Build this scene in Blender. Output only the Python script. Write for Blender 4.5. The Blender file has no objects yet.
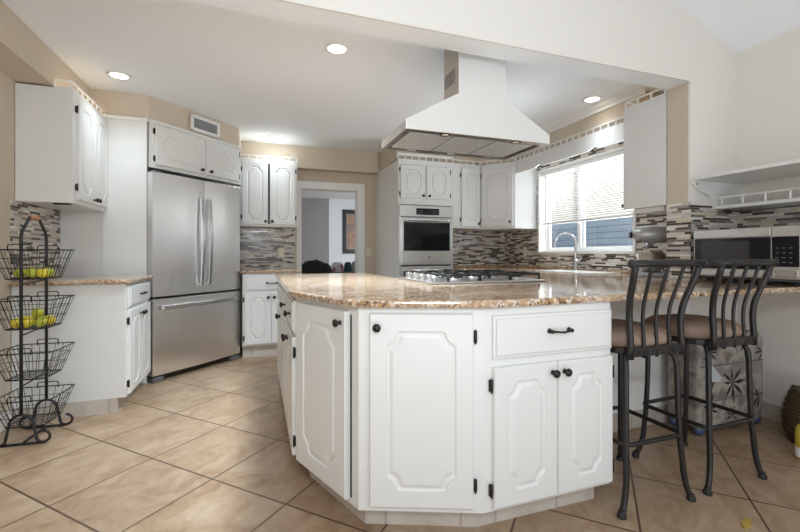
import bpy, bmesh, math, random
from mathutils import Vector, Matrix
random.seed(7)
C = bpy.context.scene.collection
R = math.radians
PI = math.pi

# ------------------------------------------------------------------ camera
cam_d = bpy.data.cameras.new('camera')
cam = bpy.data.objects.new('camera', cam_d)
C.objects.link(cam)
cam.location = (0, 0, 1.09)
cam.rotation_euler = (R(90), 0, R(-19.26))
cam_d.sensor_width = 36.0
cam_d.lens = 406.9 / 800 * 36.0
cam_d.shift_y = -12 / 800
cam_d.clip_start = 0.02
bpy.context.scene.camera = cam

# ------------------------------------------------------------------ world, lights, exposure
world = bpy.data.worlds.new('world')
bpy.context.scene.world = world
world.use_nodes = True
_bg = world.node_tree.nodes['Background']
_bg.inputs[0].default_value = (0.86, 0.93, 1.0, 1)
_bg.inputs[1].default_value = 0.48


def area_light(name, loc, rot, sx, sy, power, color=(1, 1, 1)):
    d = bpy.data.lights.new(name, 'AREA')
    d.shape = 'RECTANGLE'
    d.size = sx
    d.size_y = sy
    d.energy = power
    d.color = color
    o = bpy.data.objects.new(name, d)
    o.location = loc
    o.rotation_euler = rot
    C.objects.link(o)
    return o


# added fill light behind the viewer, standing in for daylight from that side
area_light('rear_fill', (0.6, -2.6, 1.5), (R(90), 0, 0), 4.4, 2.3, 3, (0.90, 0.95, 1.0))
# added fill near the floor behind the viewer, facing up to brighten the ceiling
area_light('low_upward_fill', (0.5, -1.1, 0.06), (R(165), 0, 0), 4.0, 1.4, 37, (0.90, 0.96, 1.0))
# daylight coming through the kitchen window over the sink
area_light('window_daylight', (4.35, 3.41, 2.85), (0, R(56), 0), 1.3, 2.0, 110, (0.93, 0.97, 1.0))
# added upward fill outside that window, brightens the kitchen ceiling through it
area_light('outdoor_upward_fill', (4.75, 3.41, 0.55), (0, R(118), 0), 1.1, 2.6, 80, (0.97, 0.98, 1.0))
# added fill light for the living room beyond the doorway
area_light('living_room_fill', (3.3, 7.6, 1.7), (0, R(90), 0), 1.6, 2.0, 11, (0.85, 0.92, 1.0))
# added fill light near the camera, tilted up toward the kitchen ceiling
area_light('camera_side_fill', (0.0, -0.3, 1.65), (R(103), 0, R(-12)), 0.5, 0.3, 8.5, (0.90, 0.96, 1.0))

vs = bpy.context.scene.view_settings
vs.view_transform = 'Standard'
vs.look = 'None'
vs.gamma = 1.0
vs.use_curve_mapping = False
vs.exposure = 1.2
cy = bpy.context.scene.cycles
cy.max_bounces = 10
cy.diffuse_bounces = 6
cy.glossy_bounces = 5
cy.caustics_reflective = False
cy.caustics_refractive = False
cy.sample_clamp_indirect = 6.0
cy.use_denoising = True


# ------------------------------------------------------------------ materials
def new_mat(name):
    m = bpy.data.materials.new(name)
    m.use_nodes = True
    nt = m.node_tree
    return m, nt, nt.nodes['Principled BSDF']


def N(nt, typ, **kw):
    n = nt.nodes.new(typ)
    for k, v in kw.items():
        setattr(n, k, v)
    return n


def mat(name, col, rough=0.5, metal=0.0, bump=0.0, bscale=200, spec=0.5, var=0.0, vscale=6, coat=0.0, emit=None):
    m, nt, b = new_mat(name)
    b.inputs['Base Color'].default_value = (*col, 1)
    b.inputs['Roughness'].default_value = rough
    b.inputs['Metallic'].default_value = metal
    b.inputs['Specular IOR Level'].default_value = spec
    if coat:
        b.inputs['Coat Weight'].default_value = coat
        b.inputs['Coat Roughness'].default_value = 0.08
    tc = N(nt, 'ShaderNodeTexCoord')
    if bump:
        nz = N(nt, 'ShaderNodeTexNoise')
        nz.inputs['Scale'].default_value = bscale
        nt.links.new(tc.outputs['Object'], nz.inputs['Vector'])
        bp = N(nt, 'ShaderNodeBump')
        bp.inputs['Strength'].default_value = bump
        bp.inputs['Distance'].default_value = 0.004
        nt.links.new(nz.outputs['Fac'], bp.inputs['Height'])
        nt.links.new(bp.outputs['Normal'], b.inputs['Normal'])
    if var:
        nz = N(nt, 'ShaderNodeTexNoise')
        nz.inputs['Scale'].default_value = vscale
        nz.inputs['Detail'].default_value = 5
        nt.links.new(tc.outputs['Object'], nz.inputs['Vector'])
        mr = N(nt, 'ShaderNodeMapRange')
        mr.inputs[1].default_value = 0.3
        mr.inputs[2].default_value = 0.7
        mr.inputs[3].default_value = 1 - var
        mr.inputs[4].default_value = 1 + var
        nt.links.new(nz.outputs['Fac'], mr.inputs[0])
        hs = N(nt, 'ShaderNodeHueSaturation')
        hs.inputs['Color'].default_value = (*col, 1)
        nt.links.new(mr.outputs[0], hs.inputs['Value'])
        nt.links.new(hs.outputs[0], b.inputs['Base Color'])
    if emit:
        b.inputs['Emission Color'].default_value = (*emit[0], 1)
        b.inputs['Emission Strength'].default_value = emit[1]
    return m


def ramp(nt, stops, interp='LINEAR'):
    r = N(nt, 'ShaderNodeValToRGB')
    r.color_ramp.interpolation = interp
    els = r.color_ramp.elements
    while len(els) < len(stops):
        els.new(0.5)
    for e, (p, c) in zip(els, stops):
        e.position = p
        e.color = (*c, 1)
    return r


def math_n(nt, op, a, b=None):
    n = N(nt, 'ShaderNodeMath', operation=op)
    for i, v in enumerate((a, b)):
        if v is None:
            continue
        if isinstance(v, (int, float)):
            n.inputs[i].default_value = v
        else:
            nt.links.new(v, n.inputs[i])
    return n.outputs[0]


def mix_col(nt, fac, a, b, blend='MIX'):
    n = N(nt, 'ShaderNodeMix', data_type='RGBA', blend_type=blend)
    for idx, v in ((0, fac), (6, a), (7, b)):
        if isinstance(v, (int, float)):
            n.inputs[idx].default_value = v
        elif isinstance(v, tuple):
            n.inputs[idx].default_value = (*v, 1)
        else:
            nt.links.new(v, n.inputs[idx])
    return n.outputs[2]


def mosaic_mat(name, axis, cols, grout):
    """linear glass and stone strip mosaic"""
    m, nt, b = new_mat(name)
    tc = N(nt, 'ShaderNodeTexCoord')
    sp = N(nt, 'ShaderNodeSeparateXYZ')
    nt.links.new(tc.outputs['Object'], sp.inputs[0])
    u = sp.outputs[axis]
    v = math_n(nt, 'DIVIDE', sp.outputs[2], 0.0165)
    row = math_n(nt, 'FLOOR', v)
    fv = math_n(nt, 'FRACT', v)
    wn = N(nt, 'ShaderNodeTexWhiteNoise', noise_dimensions='1D')
    nt.links.new(row, wn.inputs['W'])
    wn2 = N(nt, 'ShaderNodeTexWhiteNoise', noise_dimensions='1D')
    nt.links.new(math_n(nt, 'ADD', row, 0.37), wn2.inputs['W'])
    ln = math_n(nt, 'ADD', math_n(nt, 'MULTIPLY', wn2.outputs[0], 0.09), 0.07)
    uu = math_n(nt, 'ADD', math_n(nt, 'DIVIDE', u, ln), math_n(nt, 'MULTIPLY', wn.outputs[0], 31.0))
    cell = math_n(nt, 'FLOOR', uu)
    fu = math_n(nt, 'FRACT', uu)
    cb = N(nt, 'ShaderNodeCombineXYZ')
    nt.links.new(cell, cb.inputs[0])
    nt.links.new(row, cb.inputs[1])
    w3 = N(nt, 'ShaderNodeTexWhiteNoise', noise_dimensions='2D')
    nt.links.new(cb.outputs[0], w3.inputs['Vector'])
    n = len(cols)
    r = ramp(nt, [(i / n, c) for i, c in enumerate(cols)], 'CONSTANT')
    nt.links.new(w3.outputs[0], r.inputs[0])
    g1 = math_n(nt, 'LESS_THAN', fv, 0.10)
    g2 = math_n(nt, 'LESS_THAN', math_n(nt, 'MULTIPLY', fu, ln), 0.0016)
    g = math_n(nt, 'MAXIMUM', g1, g2)
    nt.links.new(mix_col(nt, g, r.outputs[0], grout), b.inputs['Base Color'])
    rr = math_n(nt, 'ADD', math_n(nt, 'MULTIPLY', w3.outputs[0], 0.25), 0.14)
    nt.links.new(math_n(nt, 'MAXIMUM', rr, math_n(nt, 'MULTIPLY', g, 0.7)), b.inputs['Roughness'])
    bp = N(nt, 'ShaderNodeBump')
    bp.inputs['Strength'].default_value = 0.4
    bp.inputs['Distance'].default_value = 0.002
    nt.links.new(math_n(nt, 'SUBTRACT', 1.0, g), bp.inputs['Height'])
    nt.links.new(bp.outputs[0], b.inputs['Normal'])
    return m


MOS = [(0.05, 0.035, 0.03), (0.62, 0.54, 0.44), (0.20, 0.155, 0.13), (0.72, 0.67, 0.60), (0.075, 0.052, 0.043),
       (0.50, 0.485, 0.47), (0.30, 0.255, 0.225), (0.74, 0.72, 0.70), (0.60, 0.52, 0.42)]
M = {}
M['mosaic_x'] = mosaic_mat('mosaic_x', 0, MOS, (0.50, 0.46, 0.41))
M['mosaic_y'] = mosaic_mat('mosaic_y', 1, MOS, (0.50, 0.46, 0.41))


def granite():
    m, nt, b = new_mat('granite')
    tc = N(nt, 'ShaderNodeTexCoord')
    mp = N(nt, 'ShaderNodeMapping')
    mp.inputs['Rotation'].default_value = (0, 0, 0.4)
    mp.inputs['Scale'].default_value = (1, 2.6, 1.6)
    nt.links.new(tc.outputs['Object'], mp.inputs[0])
    n1 = N(nt, 'ShaderNodeTexNoise')
    n1.inputs['Scale'].default_value = 5
    n1.inputs['Detail'].default_value = 8
    n1.inputs['Roughness'].default_value = 0.65
    n1.inputs['Distortion'].default_value = 0.6
    nt.links.new(mp.outputs[0], n1.inputs['Vector'])
    r1 = ramp(nt, [(0.32, (0.14, 0.085, 0.055)), (0.42, (0.38, 0.21, 0.10)), (0.50, (0.46, 0.30, 0.175)), (0.60, (0.55, 0.43, 0.32)),
                   (0.72, (0.40, 0.20, 0.075))])
    nt.links.new(n1.outputs['Fac'], r1.inputs[0])
    v = N(nt, 'ShaderNodeTexVoronoi')
    v.inputs['Scale'].default_value = 85
    nt.links.new(tc.outputs['Object'], v.inputs['Vector'])
    spx = N(nt, 'ShaderNodeSeparateColor')
    nt.links.new(v.outputs['Color'], spx.inputs[0])
    r2 = ramp(nt, [(0.0, (0.06, 0.035, 0.03)), (0.14, (0.38, 0.23, 0.13)), (0.3, (0.70, 0.63, 0.54)), (0.48, (0.55, 0.33, 0.13)),
                   (0.64, (0.74, 0.69, 0.63)), (0.84, (0.24, 0.15, 0.10))], 'CONSTANT')
    nt.links.new(spx.outputs[0], r2.inputs[0])
    n2 = N(nt, 'ShaderNodeTexNoise')
    n2.inputs['Scale'].default_value = 22
    n2.inputs['Detail'].default_value = 3
    nt.links.new(tc.outputs['Object'], n2.inputs['Vector'])
    f = N(nt, 'ShaderNodeMapRange')
    f.inputs[1].default_value = 0.35
    f.inputs[2].default_value = 0.65
    f.inputs[3].default_value = 0.15
    f.inputs[4].default_value = 0.75
    nt.links.new(n2.outputs['Fac'], f.inputs[0])
    nt.links.new(mix_col(nt, f.outputs[0], r1.outputs[0], r2.outputs[0]), b.inputs['Base Color'])
    b.inputs['Roughness'].default_value = 0.09
    b.inputs['Specular IOR Level'].default_value = 0.6
    return m


M['granite'] = granite()


def floor_mat(name, size, origin, ang, base_tile=False, axis=0):
    m, nt, b = new_mat(name)
    tc = N(nt, 'ShaderNodeTexCoord')
    mp = N(nt, 'ShaderNodeMapping', vector_type='TEXTURE')
    mp.inputs['Location'].default_value = (origin[0], origin[1], 0)
    mp.inputs['Rotation'].default_value = (0, 0, ang)
    nt.links.new(tc.outputs['Object'], mp.inputs[0])
    sp = N(nt, 'ShaderNodeSeparateXYZ')
    nt.links.new(mp.outputs[0], sp.inputs[0])
    x = math_n(nt, 'DIVIDE', sp.outputs[axis], size)
    y = math_n(nt, 'DIVIDE', sp.outputs[1] if axis == 0 else sp.outputs[0], size)
    gw = 0.009 / size
    fx = math_n(nt, 'PINGPONG', x, 0.5)
    if base_tile:
        g = math_n(nt, 'LESS_THAN', fx, gw / 2)
    else:
        fy = math_n(nt, 'PINGPONG', y, 0.5)
        g = math_n(nt, 'LESS_THAN', math_n(nt, 'MINIMUM', fx, fy), gw / 2)
    cb = N(nt, 'ShaderNodeCombineXYZ')
    nt.links.new(math_n(nt, 'FLOOR', x), cb.inputs[0])
    nt.links.new(math_n(nt, 'FLOOR', y), cb.inputs[1])
    wn = N(nt, 'ShaderNodeTexWhiteNoise', noise_dimensions='2D')
    nt.links.new(cb.outputs[0], wn.inputs['Vector'])
    # clouding, shifted per tile
    va = N(nt, 'ShaderNodeVectorMath', operation='MULTIPLY_ADD')
    nt.links.new(wn.outputs['Color'], va.inputs[0])
    va.inputs[1].default_value = (9, 9, 9)
    nt.links.new(mp.outputs[0], va.inputs[2])
    st = N(nt, 'ShaderNodeMapping')
    st.inputs['Scale'].default_value = (1, 1.35, 1.2)
    st.inputs['Rotation'].default_value = (0, 0, 0.5)
    nt.links.new(va.outputs[0], st.inputs[0])
    n1 = N(nt, 'ShaderNodeTexNoise')
    n1.inputs['Scale'].default_value = 5.5
    n1.inputs['Detail'].default_value = 10
    n1.inputs['Roughness'].default_value = 0.7
    n1.inputs['Distortion'].default_value = 0.8
    nt.links.new(st.outputs[0], n1.inputs['Vector'])
    r1 = ramp(nt, FLOOR_COLS)
    nt.links.new(n1.outputs['Fac'], r1.inputs[0])
    hs = N(nt, 'ShaderNodeHueSaturation')
    nt.links.new(r1.outputs[0], hs.inputs['Color'])
    nt.links.new(math_n(nt, 'ADD', math_n(nt, 'MULTIPLY', wn.outputs[0], 0.10), 0.95), hs.inputs['Value'])
    nt.links.new(mix_col(nt, g, hs.outputs[0], (0.10, 0.06, 0.038) if not base_tile else (0.40, 0.34, 0.29)), b.inputs['Base Color'])
    nt.links.new(math_n(nt, 'ADD', math_n(nt, 'MULTIPLY', n1.outputs['Fac'], 0.2), 0.26), b.inputs['Roughness'])
    bp = N(nt, 'ShaderNodeBump')
    bp.inputs['Strength'].default_value = 0.5
    bp.inputs['Distance'].default_value = 0.003
    nt.links.new(math_n(nt, 'SUBTRACT', math_n(nt, 'MULTIPLY', n1.outputs['Fac'], 0.25), g), bp.inputs['Height'])
    nt.links.new(bp.outputs[0], b.inputs['Normal'])
    return m


FLOOR_COLS = [(0.30, (0.25, 0.155, 0.09)), (0.43, (0.34, 0.23, 0.143)), (0.55, (0.40, 0.285, 0.19)), (0.70, (0.465, 0.355, 0.255))]
M['floor'] = floor_mat('floor_tile', 0.458, (-1.180, 2.4846), R(45))
FLOOR_COLS = [(0.28, (0.40, 0.335, 0.28)), (0.45, (0.50, 0.445, 0.39)), (0.72, (0.58, 0.54, 0.49))]
M['base_x'] = floor_mat('base_tile_x', 0.30, (0.1, 0), 0, True, 0)
M['base_y'] = floor_mat('base_tile_y', 0.30, (0, 0.1), 0, True, 1)

M['paint'] = mat('cabinet_paint', (0.73, 0.73, 0.715), 0.33, bump=0.04, bscale=60)
M['white'] = mat('white_trim', (0.82, 0.81, 0.79), 0.4)
M['ceil'] = mat('ceiling_paint', (0.85, 0.88, 0.92), 0.9, bump=0.1, bscale=250)
M['beige'] = mat('beige_wall_paint', (0.58, 0.50, 0.405), 0.8, bump=0.08, bscale=220)
M['offwhite'] = mat('offwhite_wall_paint', (0.74, 0.71, 0.665), 0.8, bump=0.08, bscale=220)
M['greige'] = mat('greige_wall_paint', (0.73, 0.70, 0.65), 0.8, bump=0.08, bscale=220)
M['grey'] = mat('grey_wall_paint', (0.33, 0.33, 0.33), 0.8)
M['coolwhite'] = mat('cool_white_wall_paint', (0.74, 0.77, 0.80), 0.8)
M['bronze'] = mat('oil_rubbed_bronze', (0.035, 0.028, 0.025), 0.35, 0.7)
M['black_iron'] = mat('black_iron', (0.018, 0.018, 0.018), 0.45, 0.2, bump=0.1, bscale=150)
M['stool_metal'] = mat('dark_stool_metal', (0.026, 0.024, 0.024), 0.38, 0.4)
M['black'] = mat('black_plastic', (0.012, 0.012, 0.013), 0.3)
M['rubber'] = mat('black_rubber', (0.02, 0.02, 0.02), 0.7)
M['blackglass'] = mat('black_glass', (0.010, 0.010, 0.012), 0.08, spec=0.35)
M['grey_plastic'] = mat('grey_plastic', (0.12, 0.12, 0.13), 0.5)
M['chrome'] = mat('chrome', (0.80, 0.80, 0.80), 0.12, 1.0)
M['nickel'] = mat('brushed_nickel', (0.60, 0.60, 0.60), 0.25, 1.0)
M['lightgrey'] = mat('light_grey_metal', (0.42, 0.43, 0.44), 0.35, 0.3)
M['wood'] = mat('turned_wood', (0.42, 0.20, 0.09), 0.45, var=0.2, vscale=30)
M['suede'] = mat('brown_suede', (0.25, 0.175, 0.13), 0.75, bump=0.15, bscale=80, var=0.18, vscale=9)
M['blind'] = mat('blind_slat', (0.66, 0.66, 0.64), 0.5)
M['switch'] = mat('ivory_plastic', (0.72, 0.66, 0.54), 0.4)
M['sinkwhite'] = mat('white_enamel', (0.82, 0.82, 0.80), 0.12)
M['darkcloth'] = mat('black_cloth', (0.012, 0.013, 0.016), 0.85, bump=0.4, bscale=40)
M['sofa'] = mat('charcoal_upholstery', (0.03, 0.032, 0.036), 0.85, bump=0.2, bscale=90)
M['teal'] = mat('teal_cloth', (0.02, 0.06, 0.07), 0.8)
M['paleblue'] = mat('pale_grey_cloth', (0.45, 0.48, 0.50), 0.8)
M['lens'] = mat('lamp_lens', (1, 1, 1), 0.4, emit=((1.0, 0.90, 0.74), 4.5))
M['rope'] = mat('rope_light', (1, 0.9, 0.7), 0.4, emit=((1.0, 0.78, 0.50), 2.6))
M['hoodlamp'] = mat('hood_lamp_glass', (0.85, 0.82, 0.75), 0.15)
M['siding'] = None


def brushed(name, col, rough, axis_scale, band=0.0):
    m, nt, b = new_mat(name)
    tc = N(nt, 'ShaderNodeTexCoord')
    mp = N(nt, 'ShaderNodeMapping')
    mp.inputs['Scale'].default_value = axis_scale
    nt.links.new(tc.outputs['Object'], mp.inputs[0])
    nz = N(nt, 'ShaderNodeTexNoise')
    nz.inputs['Scale'].default_value = 1
    nz.inputs['Detail'].default_value = 4
    nt.links.new(mp.outputs[0], nz.inputs['Vector'])
    b.inputs['Metallic'].default_value = 1
    b.inputs['Base Color'].default_value = (*col, 1)
    nt.links.new(math_n(nt, 'ADD', math_n(nt, 'MULTIPLY', nz.outputs['Fac'], 0.12), rough - 0.06), b.inputs['Roughness'])
    bp = N(nt, 'ShaderNodeBump')
    bp.inputs['Strength'].default_value = 0.06
    bp.inputs['Distance'].default_value = 0.001
    if band:
        tg = N(nt, 'ShaderNodeTangent', direction_type='RADIAL', axis='Z')
        b.inputs['Anisotropic'].default_value = band
        nt.links.new(tg.outputs[0], b.inputs['Tangent'])
    nt.links.new(nz.outputs['Fac'], bp.inputs['Height'])
    nt.links.new(bp.outputs[0], b.inputs['Normal'])
    return m


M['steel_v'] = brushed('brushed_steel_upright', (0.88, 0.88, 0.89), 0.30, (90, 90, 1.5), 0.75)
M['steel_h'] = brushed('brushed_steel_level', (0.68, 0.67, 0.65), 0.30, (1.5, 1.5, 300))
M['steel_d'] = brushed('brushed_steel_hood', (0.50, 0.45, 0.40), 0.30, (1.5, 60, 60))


def grid_mesh_mat():
    m, nt, b = new_mat('hood_filter_mesh')
    tc = N(nt, 'ShaderNodeTexCoord')
    ck = N(nt, 'ShaderNodeTexChecker')
    ck.inputs['Scale'].default_value = 260
    ck.inputs['Color1'].default_value = (0.66, 0.68, 0.69, 1)
    ck.inputs['Color2'].default_value = (0.50, 0.51, 0.52, 1)
    nt.links.new(tc.outputs['Object'], ck.inputs['Vector'])
    nt.links.new(ck.outputs['Color'], b.inputs['Base Color'])
    b.inputs['Metallic'].default_value = 0.5
    b.inputs['Roughness'].default_value = 0.42
    return m


M['filter'] = grid_mesh_mat()


def siding_mat():
    m, nt, b = new_mat('blue_grey_siding')
    tc = N(nt, 'ShaderNodeTexCoord')
    sp = N(nt, 'ShaderNodeSeparateXYZ')
    nt.links.new(tc.outputs['Object'], sp.inputs[0])
    fr = math_n(nt, 'FRACT', math_n(nt, 'DIVIDE', sp.outputs[2], 0.115))
    g = math_n(nt, 'LESS_THAN', fr, 0.10)
    nt.links.new(mix_col(nt, g, (0.33, 0.41, 0.51), (0.13, 0.17, 0.22)), b.inputs['Base Color'])
    b.inputs['Roughness'].default_value = 0.6
    return m


M['siding'] = siding_mat()
M['fence_tan'] = mat('tan_render', (0.55, 0.42, 0.28), 0.8, var=0.1)


def palm_mat():
    """printed fabric: light taupe blotches and black leaf sprays"""
    m, nt, b = new_mat('palm_print_fabric')
    tc = N(nt, 'ShaderNodeTexCoord')
    nb = N(nt, 'ShaderNodeTexNoise')
    nb.inputs['Scale'].default_value = 7
    nt.links.new(tc.outputs['Object'], nb.inputs['Vector'])
    rb = ramp(nt, [(0.36, (0.17, 0.14, 0.12)), (0.47, (0.36, 0.32, 0.28)), (0.58, (0.22, 0.19, 0.175))])
    nt.links.new(nb.outputs['Fac'], rb.inputs[0])
    nt.links.new(rb.outputs[0], b.inputs['Base Color'])
    b.inputs['Roughness'].default_value = 0.85
    return m


M['palm'] = palm_mat()
M['leafprint'] = mat('black_leaf_print', (0.015, 0.014, 0.016), 0.85)


def floral_mat():
    m, nt, b = new_mat('floral_fabric')
    tc = N(nt, 'ShaderNodeTexCoord')
    v = N(nt, 'ShaderNodeTexVoronoi')
    v.inputs['Scale'].default_value = 16
    nt.links.new(tc.outputs['Object'], v.inputs['Vector'])
    sp = N(nt, 'ShaderNodeSeparateColor')
    nt.links.new(v.outputs['Color'], sp.inputs[0])
    r = ramp(nt, [(0, (0.35, 0.10, 0.22)), (0.2, (0.62, 0.60, 0.62)), (0.5, (0.5, 0.34, 0.42)), (0.62, (0.66, 0.64, 0.66)),
                  (0.88, (0.24, 0.25, 0.28))], 'CONSTANT')
    nt.links.new(sp.outputs[0], r.inputs[0])
    nt.links.new(r.outputs[0], b.inputs['Base Color'])
    b.inputs['Roughness'].default_value = 0.85
    return m


M['floral'] = floral_mat()
_m, _nt, _b = new_mat('abstract_print')
_tc = N(_nt, 'ShaderNodeTexCoord')
_nz = N(_nt, 'ShaderNodeTexNoise')
_nz.inputs['Scale'].default_value = 4
_nz.inputs['Detail'].default_value = 4
_nt.links.new(_tc.outputs['Object'], _nz.inputs['Vector'])
_r = ramp(_nt, [(0.35, (0.22, 0.09, 0.06)), (0.5, (0.42, 0.26, 0.16)), (0.62, (0.20, 0.13, 0.15)), (0.75, (0.5, 0.36, 0.22))])
_nt.links.new(_nz.outputs['Fac'], _r.inputs[0])
_nt.links.new(_r.outputs[0], _b.inputs['Base Color'])
M['print'] = _m

_m, _nt, _b = new_mat('window_glass')
_tr = N(_nt, 'ShaderNodeBsdfTransparent')
_tr.inputs[0].default_value = (0.93, 0.96, 0.98, 1)
_gl = N(_nt, 'ShaderNodeBsdfGlossy')
_gl.inputs['Roughness'].default_value = 0.02
_mx = N(_nt, 'ShaderNodeMixShader')
_mx.inputs[0].default_value = 0.05
_nt.links.new(_tr.outputs[0], _mx.inputs[1])
_nt.links.new(_gl.outputs[0], _mx.inputs[2])
_nt.links.new(_mx.outputs[0], _nt.nodes['Material Output'].inputs[0])
M['glass'] = _m

M['fruit_green'] = mat('yellow_green_skin', (0.48, 0.50, 0.05), 0.4, var=0.15, vscale=14)
M['fruit_yellow'] = mat('yellow_skin', (0.66, 0.52, 0.04), 0.4, var=0.12, vscale=14)
M['stalk'] = mat('fruit_stalk', (0.12, 0.08, 0.03), 0.8)


# ------------------------------------------------------------------ mesh builder
class MB:
    def __init__(self):
        self.bm = bmesh.new()
        self.smooth = False

    def _merge(self, b2, mi=0, mtx=None):
        if mtx is not None:
            bmesh.ops.transform(b2, matrix=mtx, verts=b2.verts)
        vm = {}
        for v in b2.verts:
            vm[v] = self.bm.verts.new(v.co)
        for f in b2.faces:
            try:
                nf = self.bm.faces.new([vm[v] for v in f.verts])
                nf.material_index = mi
                nf.smooth = f.smooth
            except ValueError:
                pass
        b2.free()
        return self

    def box(self, x0, x1, y0, y1, z0, z1, bev=0.0, mi=0, mtx=None, seg=2):
        b = bmesh.new()
        vs = [b.verts.new((x, y, z)) for z in (z0, z1) for y in (y0, y1) for x in (x0, x1)]
        for q in ((0, 2, 3, 1), (4, 5, 7, 6), (0, 1, 5, 4), (2, 6, 7, 3), (0, 4, 6, 2), (1, 3, 7, 5)):
            b.faces.new([vs[i] for i in q])
        if bev:
            bmesh.ops.bevel(b, geom=list(b.edges), offset=bev, segments=seg, profile=0.5, affect='EDGES')
        return self._merge(b, mi, mtx)

    def prism(self, poly, a0, a1, axis='z', bev=0.0, mi=0, mtx=None, cap=True):
        """poly: 2D points; axis z: (x,y); axis y: (x,z); axis x: (y,z)"""
        b = bmesh.new()

        def p3(p, a):
            return {'z': (p[0], p[1], a), 'y': (p[0], a, p[1]), 'x': (a, p[0], p[1])}[axis]
        lo = [b.verts.new(p3(p, a0)) for p in poly]
        hi = [b.verts.new(p3(p, a1)) for p in poly]
        n = len(poly)
        if cap:
            b.faces.new(lo)
            b.faces.new(hi)
        for i in range(n):
            b.faces.new([lo[i], lo[(i + 1) % n], hi[(i + 1) % n], hi[i]])
        bmesh.ops.recalc_face_normals(b, faces=list(b.faces))
        if bev:
            es = [e for e in b.edges if (e.verts[0] in lo) == (e.verts[1] in lo)]
            bmesh.ops.bevel(b, geom=es, offset=bev, segments=3, profile=0.5, affect='EDGES')
        return self._merge(b, mi, mtx)

    def lathe(self, prof, n=20, mi=0, mtx=None, smooth=True):
        """prof: list of (r,z)"""
        b = bmesh.new()
        rings = []
        for r, z in prof:
            if r < 1e-6:
                rings.append([b.verts.new((0, 0, z))])
            else:
                rings.append([b.verts.new((r * math.cos(2 * PI * k / n), r * math.sin(2 * PI * k / n), z)) for k in range(n)])
        for a, c in zip(rings, rings[1:]):
            for k in range(n):
                k2 = (k + 1) % n
                if len(a) == 1 and len(c) == 1:
                    continue
                if len(a) == 1:
                    f = b.faces.new([a[0], c[k], c[k2]])
                elif len(c) == 1:
                    f = b.faces.new([a[k], a[k2], c[0]])
                else:
                    f = b.faces.new([a[k], a[k2], c[k2], c[k]])
                f.smooth = smooth
        if len(rings[0]) > 1:
            b.faces.new(rings[0])
        if len(rings[-1]) > 1:
            b.faces.new(rings[-1])
        bmesh.ops.recalc_face_normals(b, faces=list(b.faces))
        return self._merge(b, mi, mtx)

    def tube(self, pts, r, n=8, closed=False, mi=0, mtx=None):
        pts = [Vector(p) for p in pts]
        b = bmesh.new()
        rings = []
        m = len(pts)
        up = None
        for i, p in enumerate(pts):
            if closed:
                t = (pts[(i + 1) % m] - pts[i - 1])
            elif i == 0:
                t = pts[1] - pts[0]
            elif i == m - 1:
                t = pts[-1] - pts[-2]
            else:
                t = (pts[i + 1] - p).normalized() + (p - pts[i - 1]).normalized()
            t = t.normalized() if t.length > 1e-9 else Vector((0, 0, 1))
            if up is None:
                up = Vector((0, 0, 1)) if abs(t.z) < 0.9 else Vector((1, 0, 0))
            side = t.cross(up)
            if side.length < 1e-4:
                side = t.cross(Vector((0.3, 1, 0.2)))
            side.normalize()
            up = side.cross(t).normalized()
            rr = r[i] if isinstance(r, (list, tuple)) else r
            rings.append([b.verts.new(p + (side * math.cos(2 * PI * k / n) + up * math.sin(2 * PI * k / n)) * rr) for k in range(n)])
        seq = list(zip(rings, rings[1:]))
        if closed:
            seq.append((rings[-1], rings[0]))
        for a, c in seq:
            for k in range(n):
                f = b.faces.new([a[k], a[(k + 1) % n], c[(k + 1) % n], c[k]])
                f.smooth = True
        if not closed:
            b.faces.new(rings[0])
            b.faces.new(rings[-1])
        bmesh.ops.recalc_face_normals(b, faces=list(b.faces))
        return self._merge(b, mi, mtx)

    def ball(self, c, rx, ry, rz, mi=0, mtx=None, n=16, func=None):
        b = bmesh.new()
        bmesh.ops.create_uvsphere(b, u_segments=n, v_segments=max(6, n // 2 + 2), radius=1)
        for v in b.verts:
            if func:
                v.co = Vector(func(v.co))
            v.co = Vector((v.co.x * rx + c[0], v.co.y * ry + c[1], v.co.z * rz + c[2]))
        for f in b.faces:
            f.smooth = True
        return self._merge(b, mi, mtx)

    def build(self, name, mats, parent=None, **tags):
        me = bpy.data.meshes.new(name)
        self.bm.to_mesh(me)
        self.bm.free()
        if not isinstance(mats, (list, tuple)):
            mats = [mats]
        for m_ in mats:
            me.materials.append(m_)
        o = bpy.data.objects.new(name, me)
        C.objects.link(o)
        if parent is not None:
            o.parent = parent
        for k, v in tags.items():
            o[k] = v
        return o


def thing(name, label, cat, loc=(0, 0, 0), rz=0.0, group=None):
    o = bpy.data.objects.new(name, None)
    o.empty_display_size = 0.05
    C.objects.link(o)
    o.location = loc
    o.rotation_euler = (0, 0, rz)
    o['label'] = label
    o['category'] = cat
    if group:
        o['group'] = group
    return o


def tag(o, label, cat, group=None):
    o['label'] = label
    o['category'] = cat
    if group:
        o['group'] = group
    return o


def struct(name, mb, mats):
    return mb.build(name, mats, None, kind='structure')


def copy_tree(o, parent=None):
    c = o.copy()
    C.objects.link(c)
    if parent is not None:
        c.parent = parent
    for ch in list(o.children):
        copy_tree(ch, c)
    return c


def bez(p0, p1, p2, n=8):
    p0, p1, p2 = Vector(p0), Vector(p1), Vector(p2)
    return [p0 * (1 - t) ** 2 + p1 * 2 * t * (1 - t) + p2 * t * t for t in [i / n for i in range(n + 1)]]


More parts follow.
